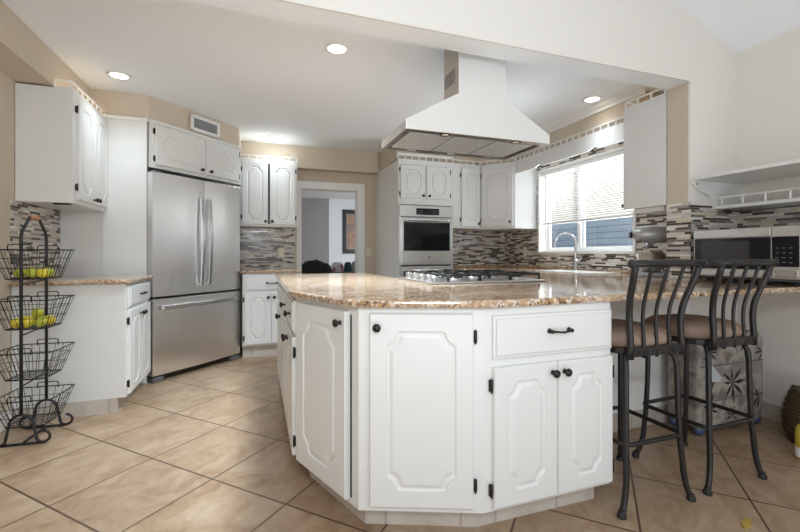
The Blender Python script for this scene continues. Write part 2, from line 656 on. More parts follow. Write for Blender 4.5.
def round_path(pts, r, n=5, closed=False):
    """polyline with rounded corners"""
    pts = [Vector(p) for p in pts]
    out = []
    m = len(pts)
    for i, p in enumerate(pts):
        if not closed and i in (0, m - 1):
            out.append(p)
            continue
        a = pts[i - 1]
        c = pts[(i + 1) % m]
        d1 = min(r, (a - p).length * 0.48)
        d2 = min(r, (c - p).length * 0.48)
        out += bez(p + (a - p).normalized() * d1, p, p + (c - p).normalized() * d2, n)
    return out


def rounded_rect(x0, x1, y0, y1, r, n=6):
    o = []
    for cx, cy_, a0 in ((x1 - r, y0 + r, -90), (x1 - r, y1 - r, 0), (x0 + r, y1 - r, 90), (x0 + r, y0 + r, 180)):
        for k in range(n + 1):
            a = R(a0 + 90 * k / n)
            o.append((cx + r * math.cos(a), cy_ + r * math.sin(a)))
    return o


# ================================================================== STRUCTURE
XL, XR = -1.495, 3.20          # left wall, right wall
YF0, YF1 = 1.931, 2.09        # wall with the wide opening (beam and stub)
YB = 5.20                     # rear wall left of the doorway
YD = 5.35                     # rear wall around the doorway
YT = 4.80                     # rear wall right of the oven
ZC = 2.44
XS = 2.73                     # end of the stub wall
ZB = 2.248                    # underside of the beam

struct('floor', MB().box(-4.5, 5.5, -4.0, 11.5, -0.06, 0.0), M['floor'])
struct('wall_left', MB().box(XL - 0.12, XL, -1.6, YB + 0.2, 0, ZC), M['beige'])

# kitchen ceiling
struct('ceiling', MB().box(XL - 0.12, XR + 0.12, YF1, YD + 0.12, ZC, ZC + 0.06), M['ceil'])


# front wall with beam: polygon in XZ
def vault(x):
    return 2.512 + 0.41 * (XR - x) if x > 0.83 else 2.512 + 0.41 * (XR - 0.83) - 0.41 * (0.83 - x)


mb = MB()
mb.prism([(XL - 0.12, ZB), (XS, ZB), (XR + 0.1, ZB), (XR + 0.1, vault(XR)), (0.83, vault(0.83)), (XL - 0.12, vault(XL))], YF0, YF0 + 0.012, 'y', mi=0)
mb.box(XL - 0.12, XS, YF0 + 0.012, YF1, ZB, ZC + 0.5, mi=1)
mb.box(XS, XR + 0.1, YF0, YF0 + 0.012, 0, ZB, mi=0)
mb.box(XS, XR + 0.1, YF0 + 0.012, YF1, 0, ZC + 0.5, mi=2)
struct('wall_front', mb, [M['offwhite'], M['ceil'], M['beige']])

# vaulted ceiling of the dining room (in front of the beam)
mb = MB()
for xa, xb in ((XR + 0.12, 0.83), (0.83, XL - 0.12)):
    za, zb_ = vault(xa), vault(xb)
    mb.prism([(xa, za), (xb, zb_), (xb, zb_ + 0.06), (xa, za + 0.06)], -1.6, YF0, 'y')
struct('ceiling', mb, M['ceil'])

# right wall with the window opening
WY0, WY1, WZ0, WZ1 = 2.766, 4.06, 1.12, 2.06
mb = MB()
t = 0.14
mb.box(XR, XR + t, -1.6, YF0, 0, 2.60, mi=1)
mb.box(XR, XR + t, YF1, WY0, 0, ZC)
mb.box(XR, XR + t, WY1, YD, 0, ZC)
mb.box(XR, XR + t, WY0, WY1, 0, WZ0)
mb.box(XR, XR + t, WY0, WY1, WZ1, ZC)
mb.box(XR, XR + t, YF0, YF1, 0, 2.9, mi=1)
struct('wall_right', mb, [M['beige'], M['greige']])

# rear walls
DX0, DX1, DZ = 0.515, 1.275, 1.945
mb = MB()
mb.box(XL - 0.12, 0.455, YB, YB + 0.27, 0, ZC)
mb.box(0.455, DX0, YD, YD + 0.12, 0, ZC)
mb.box(DX1, 1.53, YD, YD + 0.12, 0, ZC)
mb.box(DX0, DX1, YD, YD + 0.12, DZ, ZC)
mb.box(1.53, XR + 0.14, YT, YD + 0.12, 0, ZC)
struct('wall_back', mb, M['beige'])

# dropped soffits
mb = MB()
mb.box(XL, -1.287, YF1, 3.97, 2.216, ZC)
struct('trim_1', mb, [M['beige']])
mb = MB()
mb.prism([(XL, 3.97), (-0.875, 3.97), (-0.19, 4.70), (-0.19, YB), (XL, YB)], 2.235, ZC, 'z')
struct('trim_2', mb, M['beige'])
struct('trim_3', MB().box(0.456, 1.522, 5.20, YD - 0.001, 2.165, ZC), M['beige'])
mb = MB()
mb.prism([(1.526, 4.50), (2.58, 4.50), (2.90, 4.10), (2.90, 2.50), (XR, 2.50), (XR, YT), (1.526, YT)], 2.20, ZC, 'z')
struct('trim_4', mb, M['beige'])
# crown moulding above the sink window
mb = MB()
mb.prism([(2.90, 2.362), (2.885, 2.362), (2.878, 2.385), (2.855, 2.405), (2.845, 2.44), (2.90, 2.44)], 2.40, 4.10, 'y')
struct('trim_5', mb, M['white'])

# baseboards
mb = MB().box(XL, XL + 0.016, -1.6, 3.27, 0, 0.10, 0.004)
struct('baseboard_left', mb, M['white'])
struct('baseboard_right', MB().box(XR - 0.012, XR, -1.6, YF0 - 0.012, 0, 0.105, 0.002), M['base_y'])
struct('baseboard_front', MB().box(1.447, XR, YF0 - 0.012, YF0, 0, 0.105, 0.002), M['base_x'])

# knee wall under the bar
struct('wall_knee', MB().box(1.447, XS, YF0, YF0 + 0.10, 0, 0.884), M['white'])

# mosaic backsplashes
struct('trim_6', MB().box(XS + 0.002, XR, YF0 - 0.008, YF0, 0.885, 1.418), M['mosaic_x'])
struct('trim_7', MB().box(XS - 0.008, XS, YF0 - 0.008, YF1, 0.885, 1.44), M['mosaic_y'])
struct('trim_8', MB().box(XR - 0.008, XR, 0.6, YF0 - 0.008, 0.885, 1.418), M['mosaic_y'])
mb = MB()
mb.box(XR - 0.008, XR, YF1, WY0 - 0.03, 0.915, 2.2)
mb.box(XR - 0.008, XR, WY1 + 0.03, YT, 0.915, 2.2)
mb.box(XR - 0.008, XR, WY0 - 0.03, WY1 + 0.03, 0.915, WZ0 - 0.03)
mb.box(XR - 0.008, XR, WY0 - 0.03, WY1 + 0.03, WZ1 + 0.03, 2.2)
struct('trim_9', mb, M['mosaic_y'])
struct('trim_10', MB().box(2.25, XR - 0.008, YT - 0.008, YT, 0.915, 1.43), M['mosaic_x'])
struct('trim_11', MB().box(-0.35, 0.43, YB - 0.008, YB, 0.915, 1.43), M['mosaic_x'])
struct('trim_12', MB().box(XL, XL + 0.008, 3.28, 3.955, 0.915, 1.44), M['mosaic_y'])

# doorway casing
mb = MB()
cw = 0.085
for x0, x1 in ((DX0 - 0.055, DX0 + 0.012), (DX1 - 0.012, DX1 + cw)):
    mb.box(x0, x1, YD - 0.018, YD, 0, DZ + cw, 0.004)
mb.box(DX0 - 0.055, DX1 + cw, YD - 0.02, YD, DZ - 0.012, DZ + cw, 0.004)
mb.box(DX0, DX0 + 0.014, YD - 0.005, YD + 0.13, 0, DZ)
mb.box(DX1 - 0.014, DX1, YD - 0.005, YD + 0.13, 0, DZ)
mb.box(DX0, DX1, YD - 0.005, YD + 0.13, DZ - 0.014, DZ)
struct('door_1', mb, M['white'])

# living room beyond the doorway
mb = MB()
mb.prism([(1.566, 9.5), (1.566, 9.62), (-2.5, 10.6), (-2.5, 10.48)], 0, 2.45, 'z')
struct('wall_beyond', mb, M['grey'])
struct('wall_far', MB().box(1.566, 4.2, 9.5, 9.62, 0, 2.45), M['coolwhite'])
struct('ceiling', MB().box(-2.5, 4.2, YD + 0.12, 10.6, 2.38, 2.44), M['ceil'])
struct('wall_side', MB().box(4.2, 4.32, YD, 9.62, 0, 2.45), M['coolwhite'])

# window: casing, sashes, panes
mb = MB()
for a, b_ in ((WY0 - 0.028, WY0 + 0.002), (WY1 - 0.002, WY1 + 0.028)):
    mb.box(XR - 0.016, XR + 0.12, a, b_, WZ0 - 0.028, WZ1 + 0.028, 0.003)
mb.box(XR - 0.016, XR + 0.12, WY0, WY1, WZ0 - 0.028, WZ0 + 0.002, 0.003)
mb.box(XR - 0.016, XR + 0.12, WY0, WY1, WZ1 - 0.002, WZ1 + 0.028, 0.003)
win = struct('window_1', mb, M['white'])
ym = 3.50
for y0, y1, xo in ((WY0 + 0.002, ym + 0.03, 0.085), (ym - 0.03, WY1 - 0.002, 0.115)):
    mb = MB()
    fw = 0.045
    x0, x1 = XR + xo - 0.015, XR + xo + 0.015
    mb.box(x0, x1, y0, y0 + fw, WZ0, WZ1, 0.003)
    mb.box(x0, x1, y1 - fw, y1, WZ0, WZ1, 0.003)
    mb.box(x0, x1, y0 + fw, y1 - fw, WZ0, WZ0 + fw, 0.003)
    mb.box(x0, x1, y0 + fw, y1 - fw, WZ1 - fw, WZ1, 0.003)
    sash = mb.build('sash', M['white'], win)
    MB().box(XR + xo - 0.002, XR + xo + 0.002, y0 + fw, y1 - fw, WZ0 + fw, WZ1 - fw).build('pane', M['glass'], sash)

# neighbouring house outside the window
hs = thing('house', 'neighbouring house with blue grey lap siding outside the kitchen window', 'house', (6.2, 3.5, 0))
MB().box(0, 0.2, -3.0, 13, 0, 1.75).build('siding_wall', M['siding'], hs)
MB().box(0, 0.2, -3.0, 13, 1.75, 2.9).build('upper_wall', M['fence_tan'], hs, label='tan upper wall')
MB().box(-0.03, 0.0, -0.3, 0.05, 0, 1.75).build('corner_board', M['white'], hs, label='white corner board')


# ================================================================== CABINET PARTS
def ogee_outline(x0, x1, z0, z1, a, top=True, bottom=True):
    """panel outline with ogee corners"""
    seg = [(0, 1.0), (0.10, 0.97), (0.30, 0.80), (0.52, 0.62), (0.66, 0.36), (0.72, 0.12), (0.86, 0.02), (1.0, 0)]
    w = x1 - x0
    a_x = min(a, w * 0.40)
    a_z = a
    pts = []
    # bottom-left -> bottom-right -> top-right -> top-left (counter-clockwise)
    def corner(cx, cz, sx, sz, rev):
        s_ = [(cx + sx * dx * a_x, cz + sz * dz * a_z) for dx, dz in seg]
        return s_[::-1] if rev else s_
    if bottom:
        pts += corner(x0, z0, 1, 1, False)
        pts += corner(x1, z0, -1, 1, True)
    else:
        pts += [(x0, z0), (x1, z0)]
    if top:
        pts += corner(x1, z1, -1, -1, False)
        pts += corner(x0, z1, 1, -1, True)
    else:
        pts += [(x1, z1), (x0, z1)]
    out = []
    for p in pts:
        if not out or (abs(p[0] - out[-1][0]) + abs(p[1] - out[-1][1])) > 1e-5:
            out.append(p)
    return out


def door_mesh(x0, x1, z0, z1, th=0.02, style='both', margin=0.05, a=None):
    """a raised panel door; front towards -y, back at y=0"""
    mb = MB()
    b = bmesh.new()
    bev = 0.004
    w, hgt = x1 - x0, z1 - z0
    if a is None:
        a = min(0.055, 0.2 * w, 0.28 * hgt)
    # slab: back + sides + bevel
    rb = [(x0, z0), (x1, z0), (x1, z1), (x0, z1)]
    ri = [(x0 + bev, z0 + bev), (x1 - bev, z0 + bev), (x1 - bev, z1 - bev), (x0 + bev, z1 - bev)]
    vb = [b.verts.new((p[0], 0, p[1])) for p in rb]
    vm_ = [b.verts.new((p[0], -th + bev, p[1])) for p in rb]
    vf = [b.verts.new((p[0], -th, p[1])) for p in ri]
    b.faces.new(vb)
    for i in range(4):
        j = (i + 1) % 4
        b.faces.new([vb[i], vb[j], vm_[j], vm_[i]])
        b.faces.new([vm_[i], vm_[j], vf[j], vf[i]])
    if style == 'plain':
        b.faces.new(vf)
    else:
        levels = [(0.0, 0.0), (0.003, 0.0045), (0.007, 0.006), (0.012, 0.006), (0.017, 0.0035), (0.023, 0.0008), (0.028, 0.0)]
        rings = []
        for d, dep in levels:
            mg = margin + d
            Q = ogee_outline(x0 + mg, x1 - mg, z0 + mg, z1 - mg, a, top=style in ('both', 'top'), bottom=style in ('both',))
            rings.append([b.verts.new((p[0], -th + dep, p[1])) for p in Q])
        n = len(rings[0])
        outer_e = [b.edges.get((vf[i], vf[(i + 1) % 4])) for i in range(4)]
        inner_e = [b.edges.new((rings[0][i], rings[0][(i + 1) % n])) for i in range(n)]
        bmesh.ops.triangle_fill(b, edges=outer_e + inner_e, use_beauty=True, use_dissolve=False)
        for ra, rc in zip(rings, rings[1:]):
            for i in range(n):
                j = (i + 1) % n
                b.faces.new([ra[i], ra[j], rc[j], rc[i]])
        last = rings[-1]
        cap_e = [b.edges.get((last[i], last[(i + 1) % n])) for i in range(n)]
        bmesh.ops.triangle_fill(b, edges=cap_e, use_beauty=True, use_dissolve=False)
    bmesh.ops.recalc_face_normals(b, faces=list(b.faces))
    mb._merge(b)
    return mb


def knob_mesh(x, z, y):
    mtx = Matrix.Translation((x, y, z)) @ Matrix.Rotation(R(90), 4, 'X')
    return MB().lathe([(0.0001, 0), (0.010, 0), (0.010, 0.003), (0.0055, 0.006), (0.0055, 0.014), (0.013, 0.018), (0.0165, 0.023), (0.0150, 0.029),
                       (0.008, 0.033), (0.0, 0.034)], 16, mtx=mtx)


def pull_mesh(x, z, y, half=0.048):
    mb = MB()
    pts = [(x - half, y, z - 0.002), (x - half, y - 0.016, z), (x - half * 0.7, y - 0.026, z), (x - half * 0.3, y - 0.028, z - 0.002),
           (x, y - 0.029, z - 0.003), (x + half * 0.3, y - 0.028, z - 0.002), (x + half * 0.7, y - 0.026, z), (x + half, y - 0.016, z), (x + half, y, z - 0.002)]
    mb.tube(pts, [0.006, 0.006, 0.005, 0.004, 0.005, 0.004, 0.005, 0.006, 0.006], 8)
    for s in (-1, 1):
        mb.lathe([(0.0001, 0), (0.011, 0), (0.009, 0.004), (0.004, 0.006)], 12,
                 mtx=Matrix.Translation((x + s * half, y, z)) @ Matrix.Rotation(R(90), 4, 'X'))
        mb.ball((x + s * half, y - 0.019, z), 0.008, 0.008, 0.008, n=10)
    return mb


def hinge_mesh(x, z):
    mb = MB()
    mb.box(x - 0.007, x + 0.007, -0.012, 0.0, z - 0.022, z + 0.022, 0.002)
    mb.tube([(x, -0.013, z - 0.027), (x, -0.013, z + 0.027)], 0.004, 6)
    return mb


def add_door(root, x0, x1, z0, z1, hinge='L', knob=None, th=0.02, style='both', margin=0.05, hz=None, a=None):
    d = door_mesh(x0, x1, z0, z1, th, style, margin, a).build('door', M['paint'], root)
    if knob:
        knob_mesh(knob[0], knob[1], -th).build('knob', M['bronze'], d)
    if hinge:
        hx = x0 - 0.008 if hinge == 'L' else x1 + 0.008
        zs = hz or (z0 + 0.09 * (z1 - z0) + 0.02, z1 - 0.09 * (z1 - z0) - 0.02)
        for z in zs:
            hinge_mesh(hx, z).build('hinge', M['bronze'], d)
    return d


def add_drawer(root, x0, x1, z0, z1, pull=None, knob=None, th=0.02):
    mb = MB()
    mb.box(x0, x1, -th * 0.6, 0, z0, z1, 0.003)
    mb.box(x0 + 0.012, x1 - 0.012, -th, -th * 0.5, z0 + 0.012, z1 - 0.012, 0.005)
    d = mb.build('drawer', M['paint'], root)
    if pull:
        pull_mesh(pull[0], pull[1], -th).build('handle', M['bronze'], d)
    if knob:
        knob_mesh(knob[0], knob[1], -th).build('knob', M['bronze'], d)
    return d


def gallery(mb, p0, p1, z0, z1=None, step=0.085, th=0.012):
    """little gallery rail from p0 to p1 in plan"""
    z1 = z1 or z0 + 0.055
    p0, p1 = Vector((*p0, 0)), Vector((*p1, 0))
    d = p1 - p0
    L = d.length
    ang = math.atan2(d.y, d.x)
    m = Matrix.Translation((p0.x, p0.y, 0)) @ Matrix.Rotation(ang, 4, 'Z')
    mb.box(0, L, -th / 2, th / 2, z0, z0 + 0.010, 0.001, mtx=m, seg=1)
    mb.box(0, L, -th / 2, th / 2, z1 - 0.012, z1, 0.002, mtx=m, seg=1)
    n = max(1, round(L / step))
    for k in range(n + 1):
        x = L * k / n
        mb.box(x - 0.006, x + 0.006, -th * 0.4, th * 0.4, z0 + 0.008, z1 - 0.01, mtx=m)


# ------------------------------------------------------------------ peninsula cabinets
PA, PBm, PC, PD = (0.367, 1.535), (0.812, 1.359), (0.176, 2.010), (1.436, 1.359)
PO = (0.86, 2.01)
ZK, ZT = 0.10, 0.884


def local_poly(poly, org, rz):
    inv = (Matrix.Translation((org[0], org[1], 0)) @ Matrix.Rotation(rz, 4, 'Z')).inverted()
    return [tuple((inv @ Vector((p[0], p[1], 0)))[:2]) for p in poly]


def base_unit(name, label, p0, p1, poly, toe, toe_mat, kick=0.07):
    """carcass polygon in plan, front edge p0 -> p1 (left to right seen from the front)"""
    rz = math.atan2(p1[1] - p0[1], p1[0] - p0[0])
    root = thing(name, label, 'cabinet', (p0[0], p0[1], 0), rz)
    lp = local_poly(poly, p0, rz)
    MB().prism(lp, ZK, ZT, 'z', bev=0.002).build('body', M['paint'], root)
    if toe:
        MB().prism(local_poly(toe, p0, rz), 0.0, ZK, 'z').build('toe_kick', toe_mat, root, label='beige tile toe kick')
    return root, math.hypot(p1[0] - p0[0], p1[1] - p0[1])


g = 0.001
# toe line inset
TA, TB, TC, TD = (0.410, 1.600), (0.826, 1.433), (0.243, 2.03), (1.415, 1.428)
# side unit, far
YE = 3.64
YM = 2.70
r, W = base_unit('base_cabinet', 'white peninsula base cabinet on the aisle side, nearer the rear doorway', (0.176, YE), (0.176, YM),
                 [(0.176, YE), (0.176, YM), (0.86, YM), (0.86, YE)], [(0.243, YE), (0.243, YM), (0.86, YM), (0.86, YE)], M['base_y'])
add_drawer(r, 0.03, W - 0.03, 0.705, 0.865)
add_door(r, 0.03, W / 2 - 0.004, 0.115, 0.685, 'L', (W / 2 - 0.035, 0.625))
add_door(r, W / 2 + 0.004, W - 0.03, 0.115, 0.685, 'R', (W / 2 + 0.035, 0.625))
r, W = base_unit('base_cabinet', 'white peninsula cabinet on the aisle side, nearest the slanted corner door', (0.176, YM - g), (0.176, 2.010 + g),
                 [(0.176, YM - g), (0.176, 2.010 + g), (0.86, 2.010 + g), (0.86, YM - g)],
                 [(0.243, YM - g), (0.243, 2.032), (0.86, 2.032), (0.86, YM - g)], M['base_y'])
d = add_drawer(r, 0.03, W - 0.02, 0.705, 0.865, knob=(W * 0.22, 0.785))
knob_mesh(W * 0.78, 0.785, -0.02).build('knob', M['bronze'], d)
add_door(r, 0.03, W / 2 - 0.004, 0.115, 0.685, 'L', (W / 2 - 0.035, 0.625))
add_door(r, W / 2 + 0.004, W - 0.02, 0.115, 0.685, 'R', (W / 2 + 0.035, 0.625))
# slanted corner unit C -> A
r, W = base_unit('base_cabinet', 'white peninsula corner cabinet with a single narrow door slanted toward the aisle', PC, PA, [PC, PA, PO], [TC, TA, (0.82, 1.98)], M['base_x'])
add_door(r, 0.030, W - 0.065, 0.118, 0.862, None, (W - 0.098, 0.815), margin=0.07, a=0.07)
MB().box(W - 0.052, W - 0.046, -0.004, 0, 0.13, 0.85).build('gap_shade_strip', M['black'], r, label='dark strip painting in the gap shade beside the door')  # solid black strip on the face, paints in the shade of a gap
# front unit A -> B
r, W = base_unit('base_cabinet', 'white peninsula cabinet with one wide door and a top left knob, facing the viewer', PA, PBm, [PA, PBm, PO], [TA, TB, (0.84, 1.98)], M['base_x'])
add_door(r, 0.044, W - 0.040, 0.125, 0.862, 'R', (0.074, 0.812), margin=0.065, a=0.055)
# right unit B -> D
r, W = base_unit('base_cabinet', 'white peninsula cabinet with a wide drawer over two doors, beside the bar stools', PBm, PD,
                 [PBm, PD, (PD[0], 1.93), (0.88, 1.93), PO], [TB, TD, (1.415, 1.92), (0.88, 1.92)], M['base_x'])
add_drawer(r, 0.036, W - 0.004, 0.686, 0.853, pull=(W * 0.54, 0.782))
xm = 0.333
add_door(r, 0.036, xm - 0.002, 0.118, 0.655, 'L', (xm - 0.028, 0.615), margin=0.058, a=0.05)
add_door(r, xm + 0.002, W - 0.004, 0.118, 0.655, 'R', (xm + 0.030, 0.615), margin=0.058, a=0.05)
# rear filler under the cooktop
fil = thing('base_cabinet', 'white cabinet body under the gas cooktop, on the cook side of the peninsula', 'cabinet', (0.88, 2.05, 0))
MB().box(0, 1.65, 0, 0.78, ZK, ZT, 0.002).build('body', M['paint'], fil)
MB().box(0, 1.62, 0.03, 0.71, 0, ZK).build('toe_kick', M['base_x'], fil)


# ------------------------------------------------------------------ worktops
def slab(name, label, poly, z0=0.885, z1=0.915, bev=0.011):
    o = MB().prism(poly, z0, z1, 'z', bev=bev).build(name, M['granite'])
    return tag(o, label, 'worktop')


def arc_corner(p, q, s, r, n=6):
    p, q, s = Vector(p), Vector(q), Vector(s)
    return [tuple(v[:2]) for v in bez(q + (p - q).normalized() * r, q, q + (s - q).normalized() * r, n)]


cpath = [(0.140, 3.70), (0.140, 2.00), (0.340, 1.507), (0.805, 1.325), (1.20, 1.335), (2.70, 1.345), (2.78, 1.25), (3.19, 1.25), (3.19, 1.921), (2.72, 1.921), (2.72, 2.10),
         (3.18, 2.10), (3.18, 4.785), (2.26, 4.785), (2.26, 4.22), (2.56, 4.22), (2.56, 2.88), (0.95, 2.88), (0.95, 3.70)]
poly = []
nn = len(cpath)
for i in range(nn):
    if i in (1, 2, 3):
        poly += arc_corner((*cpath[i - 1], 0), (*cpath[i], 0), (*cpath[i + 1], 0), 0.06)
    else:
        poly.append(cpath[i])
slab('worktop', 'tan and brown granite worktop of the peninsula running on round the sink wall', poly)
slab('worktop', 'short granite worktop left of the refrigerator, behind the wire basket stand', [(XL + 0.01, 3.245), (-0.825, 3.245), (-0.825, 3.895), (XL + 0.01, 3.895)])
slab('worktop', 'short granite worktop between the refrigerator and the doorway', [(-0.17, 4.50), (0.44, 4.50), (0.44, 5.19), (-0.17, 5.19)])
mb = MB()
mb.box(XR - 0.03, XR - 0.009, 2.10, 4.765, 0.916, 0.945, 0.004)
mb.box(2.27, XR - 0.009, YT - 0.03, YT - 0.009, 0.916, 0.945, 0.004)
tag(mb.build('worktop_upstand', M['granite']), 'low granite upstand along the sink wall and rear wall', 'upstand')

# base cabinets under the sink and rear worktop (mostly hidden by the peninsula)
r = thing('base_cabinet', 'white base cabinets under the sink window, behind the peninsula', 'cabinet', (2.60, 4.20, 0), R(-90))
MB().box(0, 1.30, 0, 0.58, ZK, ZT, 0.002).build('body', M['paint'], r)
MB().box(0, 1.28, 0.06, 0.57, 0, ZK).build('toe_kick', M['base_y'], r)
add_door(r, 0.05, 0.63, 0.13, 0.84, 'L', (0.59, 0.78))
add_door(r, 0.66, 1.24, 0.13, 0.84, 'R', (0.70, 0.78))


# ------------------------------------------------------------------ left base cabinet
r = thing('base_cabinet', 'white base cabinet on the left wall, a drawer over two doors, left of the refrigerator', 'cabinet', (-0.86, 3.28, 0), R(90))
MB().box(0, 0.61, 0, 0.63, 0.10, ZT, 0.002).build('body', M['paint'], r)
MB().box(0.0, 0.60, 0.05, 0.62, 0, 0.10).build('toe_kick', M['base_y'], r, label='beige tile toe kick')
add_drawer(r, 0.03, 0.60, 0.715, 0.865, pull=(0.34, 0.79))
add_door(r, 0.03, 0.313, 0.115, 0.695, 'L', (0.285, 0.645))
add_door(r, 0.318, 0.60, 0.115, 0.695, 'R', (0.345, 0.645))

# left wall cabinet
r = thing('wall_cabinet', 'white wall cabinet hung on the left wall, seen from its blank end', 'cabinet', (-1.18, 3.327, 0), R(90))
MB().box(0, 0.61, 0, 0.312, 1.435, 2.205, 0.002).build('body', M['paint'], r)
add_door(r, 0.045, 0.338, 1.465, 2.165, 'L', (0.315, 1.495), margin=0.055)
add_door(r, 0.342, 0.63, 1.465, 2.165, 'R', (0.366, 1.495), margin=0.055)
mb = MB()
gallery(mb, (0.004, 0.008), (0.64, 0.008), 2.205, 2.262)
gallery(mb, (0.004, 0.008), (0.004, 0.105), 2.205, 2.262)
mb.build('gallery_rail', M['white'], r)
MB().box(0.02, 0.06, 0.03, 0.12, 1.424, 1.435, 0.002).build('latch', M['black'], r)
MB().tube([(0.03, 0.055, 2.213), (0.58, 0.055, 2.213)], 0.006, 6).build('rope_light', M['rope'], r, label='warm rope light behind the rail')

# tall panel between the left cabinets and the refrigerator
o = MB().prism([(-1.20, 3.945), (-0.884, 3.945), (-0.884, 3.965), (-1.20, 3.965)], 0.0, 2.235, 'z', bev=0.002)
o.prism([(XL, 3.957), (-1.20, 3.957), (-1.20, 3.975), (XL, 3.975)], 0.0, 2.215, 'z')
o.box(-1.20, -0.875, 3.938, 3.968, 2.205, 2.235, 0.004)
tag(o.build('tall_panel', M['paint']), 'tall white panel closing the left side of the refrigerator recess', 'panel')

# cabinet over the refrigerator
r = thing('wall_cabinet', 'wide white two door cabinet above the refrigerator', 'cabinet', (-0.868, 3.965, 0), R(46))
MB().box(0, 1.0, 0, 0.30, 1.83, 2.235, 0.002).build('body', M['paint'], r)
MB().box(-0.004, 1.004, -0.012, 0.02, 2.212, 2.238, 0.004).build('cornice', M['paint'], r)
add_door(r, 0.045, 0.535, 1.86, 2.195, 'L', (0.495, 1.895), margin=0.06, a=0.06)
add_door(r, 0.555, 0.965, 1.86, 2.195, 'R', (0.595, 1.895), margin=0.055, a=0.06)

# vent grille on the soffit
r = thing('vent_grille', 'white wall vent grille with grey louvres above the refrigerator cabinet', 'vent', (-0.60, 4.245, 2.255), R(46.8))
mb = MB()
x0, x1, z0, z1 = 0.0, 0.335, 0.0, 0.152
for a in ((x0, x1, z0, z0 + 0.03), (x0, x1, z1 - 0.03, z1), (x0, x0 + 0.032, z0, z1), (x1 - 0.032, x1, z0, z1)):
    mb.box(a[0], a[1], -0.016, 0.0, a[2], a[3], 0.003)
mb.build('frame', M['white'], r)
mb = MB()
for k in range(26):
    x = 0.038 + k * 0.0104
    mb.box(x, x + 0.004, -0.010, -0.003, 0.028, 0.124)
mb.build('louvres', M['lightgrey'], r)
MB().box(0.03, 0.305, -0.003, 0.0, 0.028, 0.124).build('duct', M['grey_plastic'], r)

# ------------------------------------------------------------------ refrigerator
fr = thing('refrigerator', 'stainless french door refrigerator with a bottom freezer drawer', 'refrigerator', (-0.835, 3.900, 0), R(45))
FW = 0.927
MB().box(0.012, FW - 0.012, 0.075, 0.70, 0.05, 1.765, 0.004).build('body', M['grey_plastic'], fr)


def curved_front(x0, x1, z0, z1, bow=0.020, n=12):
    """appliance door with slightly bowed front"""
    mb = MB()
    pts = []
    for k in range(n + 1):
        t_ = k / n
        pts.append((x0 + (x1 - x0) * t_, -bow * math.sin(PI * (0.08 + 0.84 * t_))))
    pts = [(x0, 0.066), *pts, (x1, 0.066)]
    mb.prism(pts, z0, z1, 'z', bev=0.003)
    return mb


def strap_handle(x0, x1, prof, th):
    """flat bar bent along prof (points y,z), extruded from x0 to x1"""
    n = len(prof)
    inner = []
    for i, p in enumerate(prof):
        a, c = Vector(prof[max(0, i - 1)]), Vector(prof[min(n - 1, i + 1)])
        t_ = (c - a).normalized()
        inner.append((p[0] + t_.y * th, p[1] - t_.x * th))
    return MB().prism(list(prof) + inner[::-1], x0, x1, 'x', bev=0.003)


for x0, x1, hx in ((0.0, 0.492, 0.437), (0.498, FW, 0.520)):
    d = curved_front(x0, x1, 0.728, 1.782).build('door', M['steel_v'], fr)
    prof = [(-0.005, 0.795), (-0.035, 0.802)] + [(-0.040 - 0.022 * math.sin(PI * k / 16), 0.815 + (1.600 - 0.815) * k / 16) for k in range(17)] + [(-0.035, 1.613), (-0.005, 1.620)]
    strap_handle(hx, hx + 0.034, prof, 0.014).build('handle', M['nickel'], d)
d = curved_front(0.0, FW, 0.060, 0.705).build('freezer_drawer', M['steel_v'], fr)
hp = [(0.04, -0.004), (0.055, -0.045)] + [(0.07 + (FW - 0.14) * k / 14, -0.052 - 0.014 * math.sin(PI * k / 14)) for k in range(15)] + [(FW - 0.055, -0.045), (FW - 0.04, -0.004)]
hin = [(p[0], p[1] + 0.016) for p in hp[1:-1]]
MB().prism(hp + hin[::-1], 0.615, 0.653, 'z', bev=0.005).build('handle', M['nickel'], d)
MB().box(0.02, FW - 0.02, 0.03, 0.10, 0.705, 0.730).build('door_gap', M['black'], fr)
MB().box(0.01, FW - 0.01, 0.05, 0.12, 0.02, 0.062).build('kick_grille', M['black'], fr)
for x in (0.008, FW - 0.108):
    MB().box(x, x + 0.10, 0.0, 0.12, 0.0, 0.045, 0.008).build('foot', M['grey_plastic'], fr)
for x in (0.02, FW - 0.08):
    MB().box(x, x + 0.06, 0.0, 0.12, 1.783, 1.800, 0.004).build('hinge_cover', M['grey_plastic'], fr)
# small pale raised maker's mark, too small to read
mb = MB()
for k, w_ in enumerate((0.007, 0.005, 0.002, 0.005, 0.005, 0.006, 0.006, 0.004, 0.002)):
    mb.box(0.775 + k * 0.0088, 0.775 + k * 0.0088 + w_, -0.010, -0.004, 1.692, 1.692 + (0.014 if k in (0, 1, 3, 7) else 0.010))
mb.build('maker_mark', M['chrome'], fr)

# ------------------------------------------------------------------ rear left cabinets
r = thing('wall_cabinet', 'white two door wall cabinet between the refrigerator and the doorway', 'cabinet', (-0.189, 4.90, 0))
MB().box(0, 0.625, 0, 0.29, 1.405, 2.165, 0.002).build('body', M['paint'], r)
add_door(r, 0.025, 0.295, 1.425, 2.135, 'L', (0.272, 1.462), margin=0.05)
add_door(r, 0.322, 0.600, 1.425, 2.135, 'R', (0.345, 1.462), margin=0.05)
MB().box(0.298, 0.319, -0.002, 0.004, 1.43, 2.13).build('gap_shade_strip', M['bronze'], r, label='dark strip painting in the gap shade between the doors')  # dark strip set between the doors to paint in the shade there
mb = MB()
gallery(mb, (0.0, 0.008), (0.625, 0.008), 2.165, 2.215)
gallery(mb, (0.620, 0.008), (0.620, 0.28), 2.165, 2.215)
mb.build('gallery_rail', M['white'], r)
MB().tube([(0.05, 0.10, 2.173), (0.58, 0.10, 2.173)], 0.006, 6).build('rope_light', M['rope'], r, label='warm rope light behind the rail')

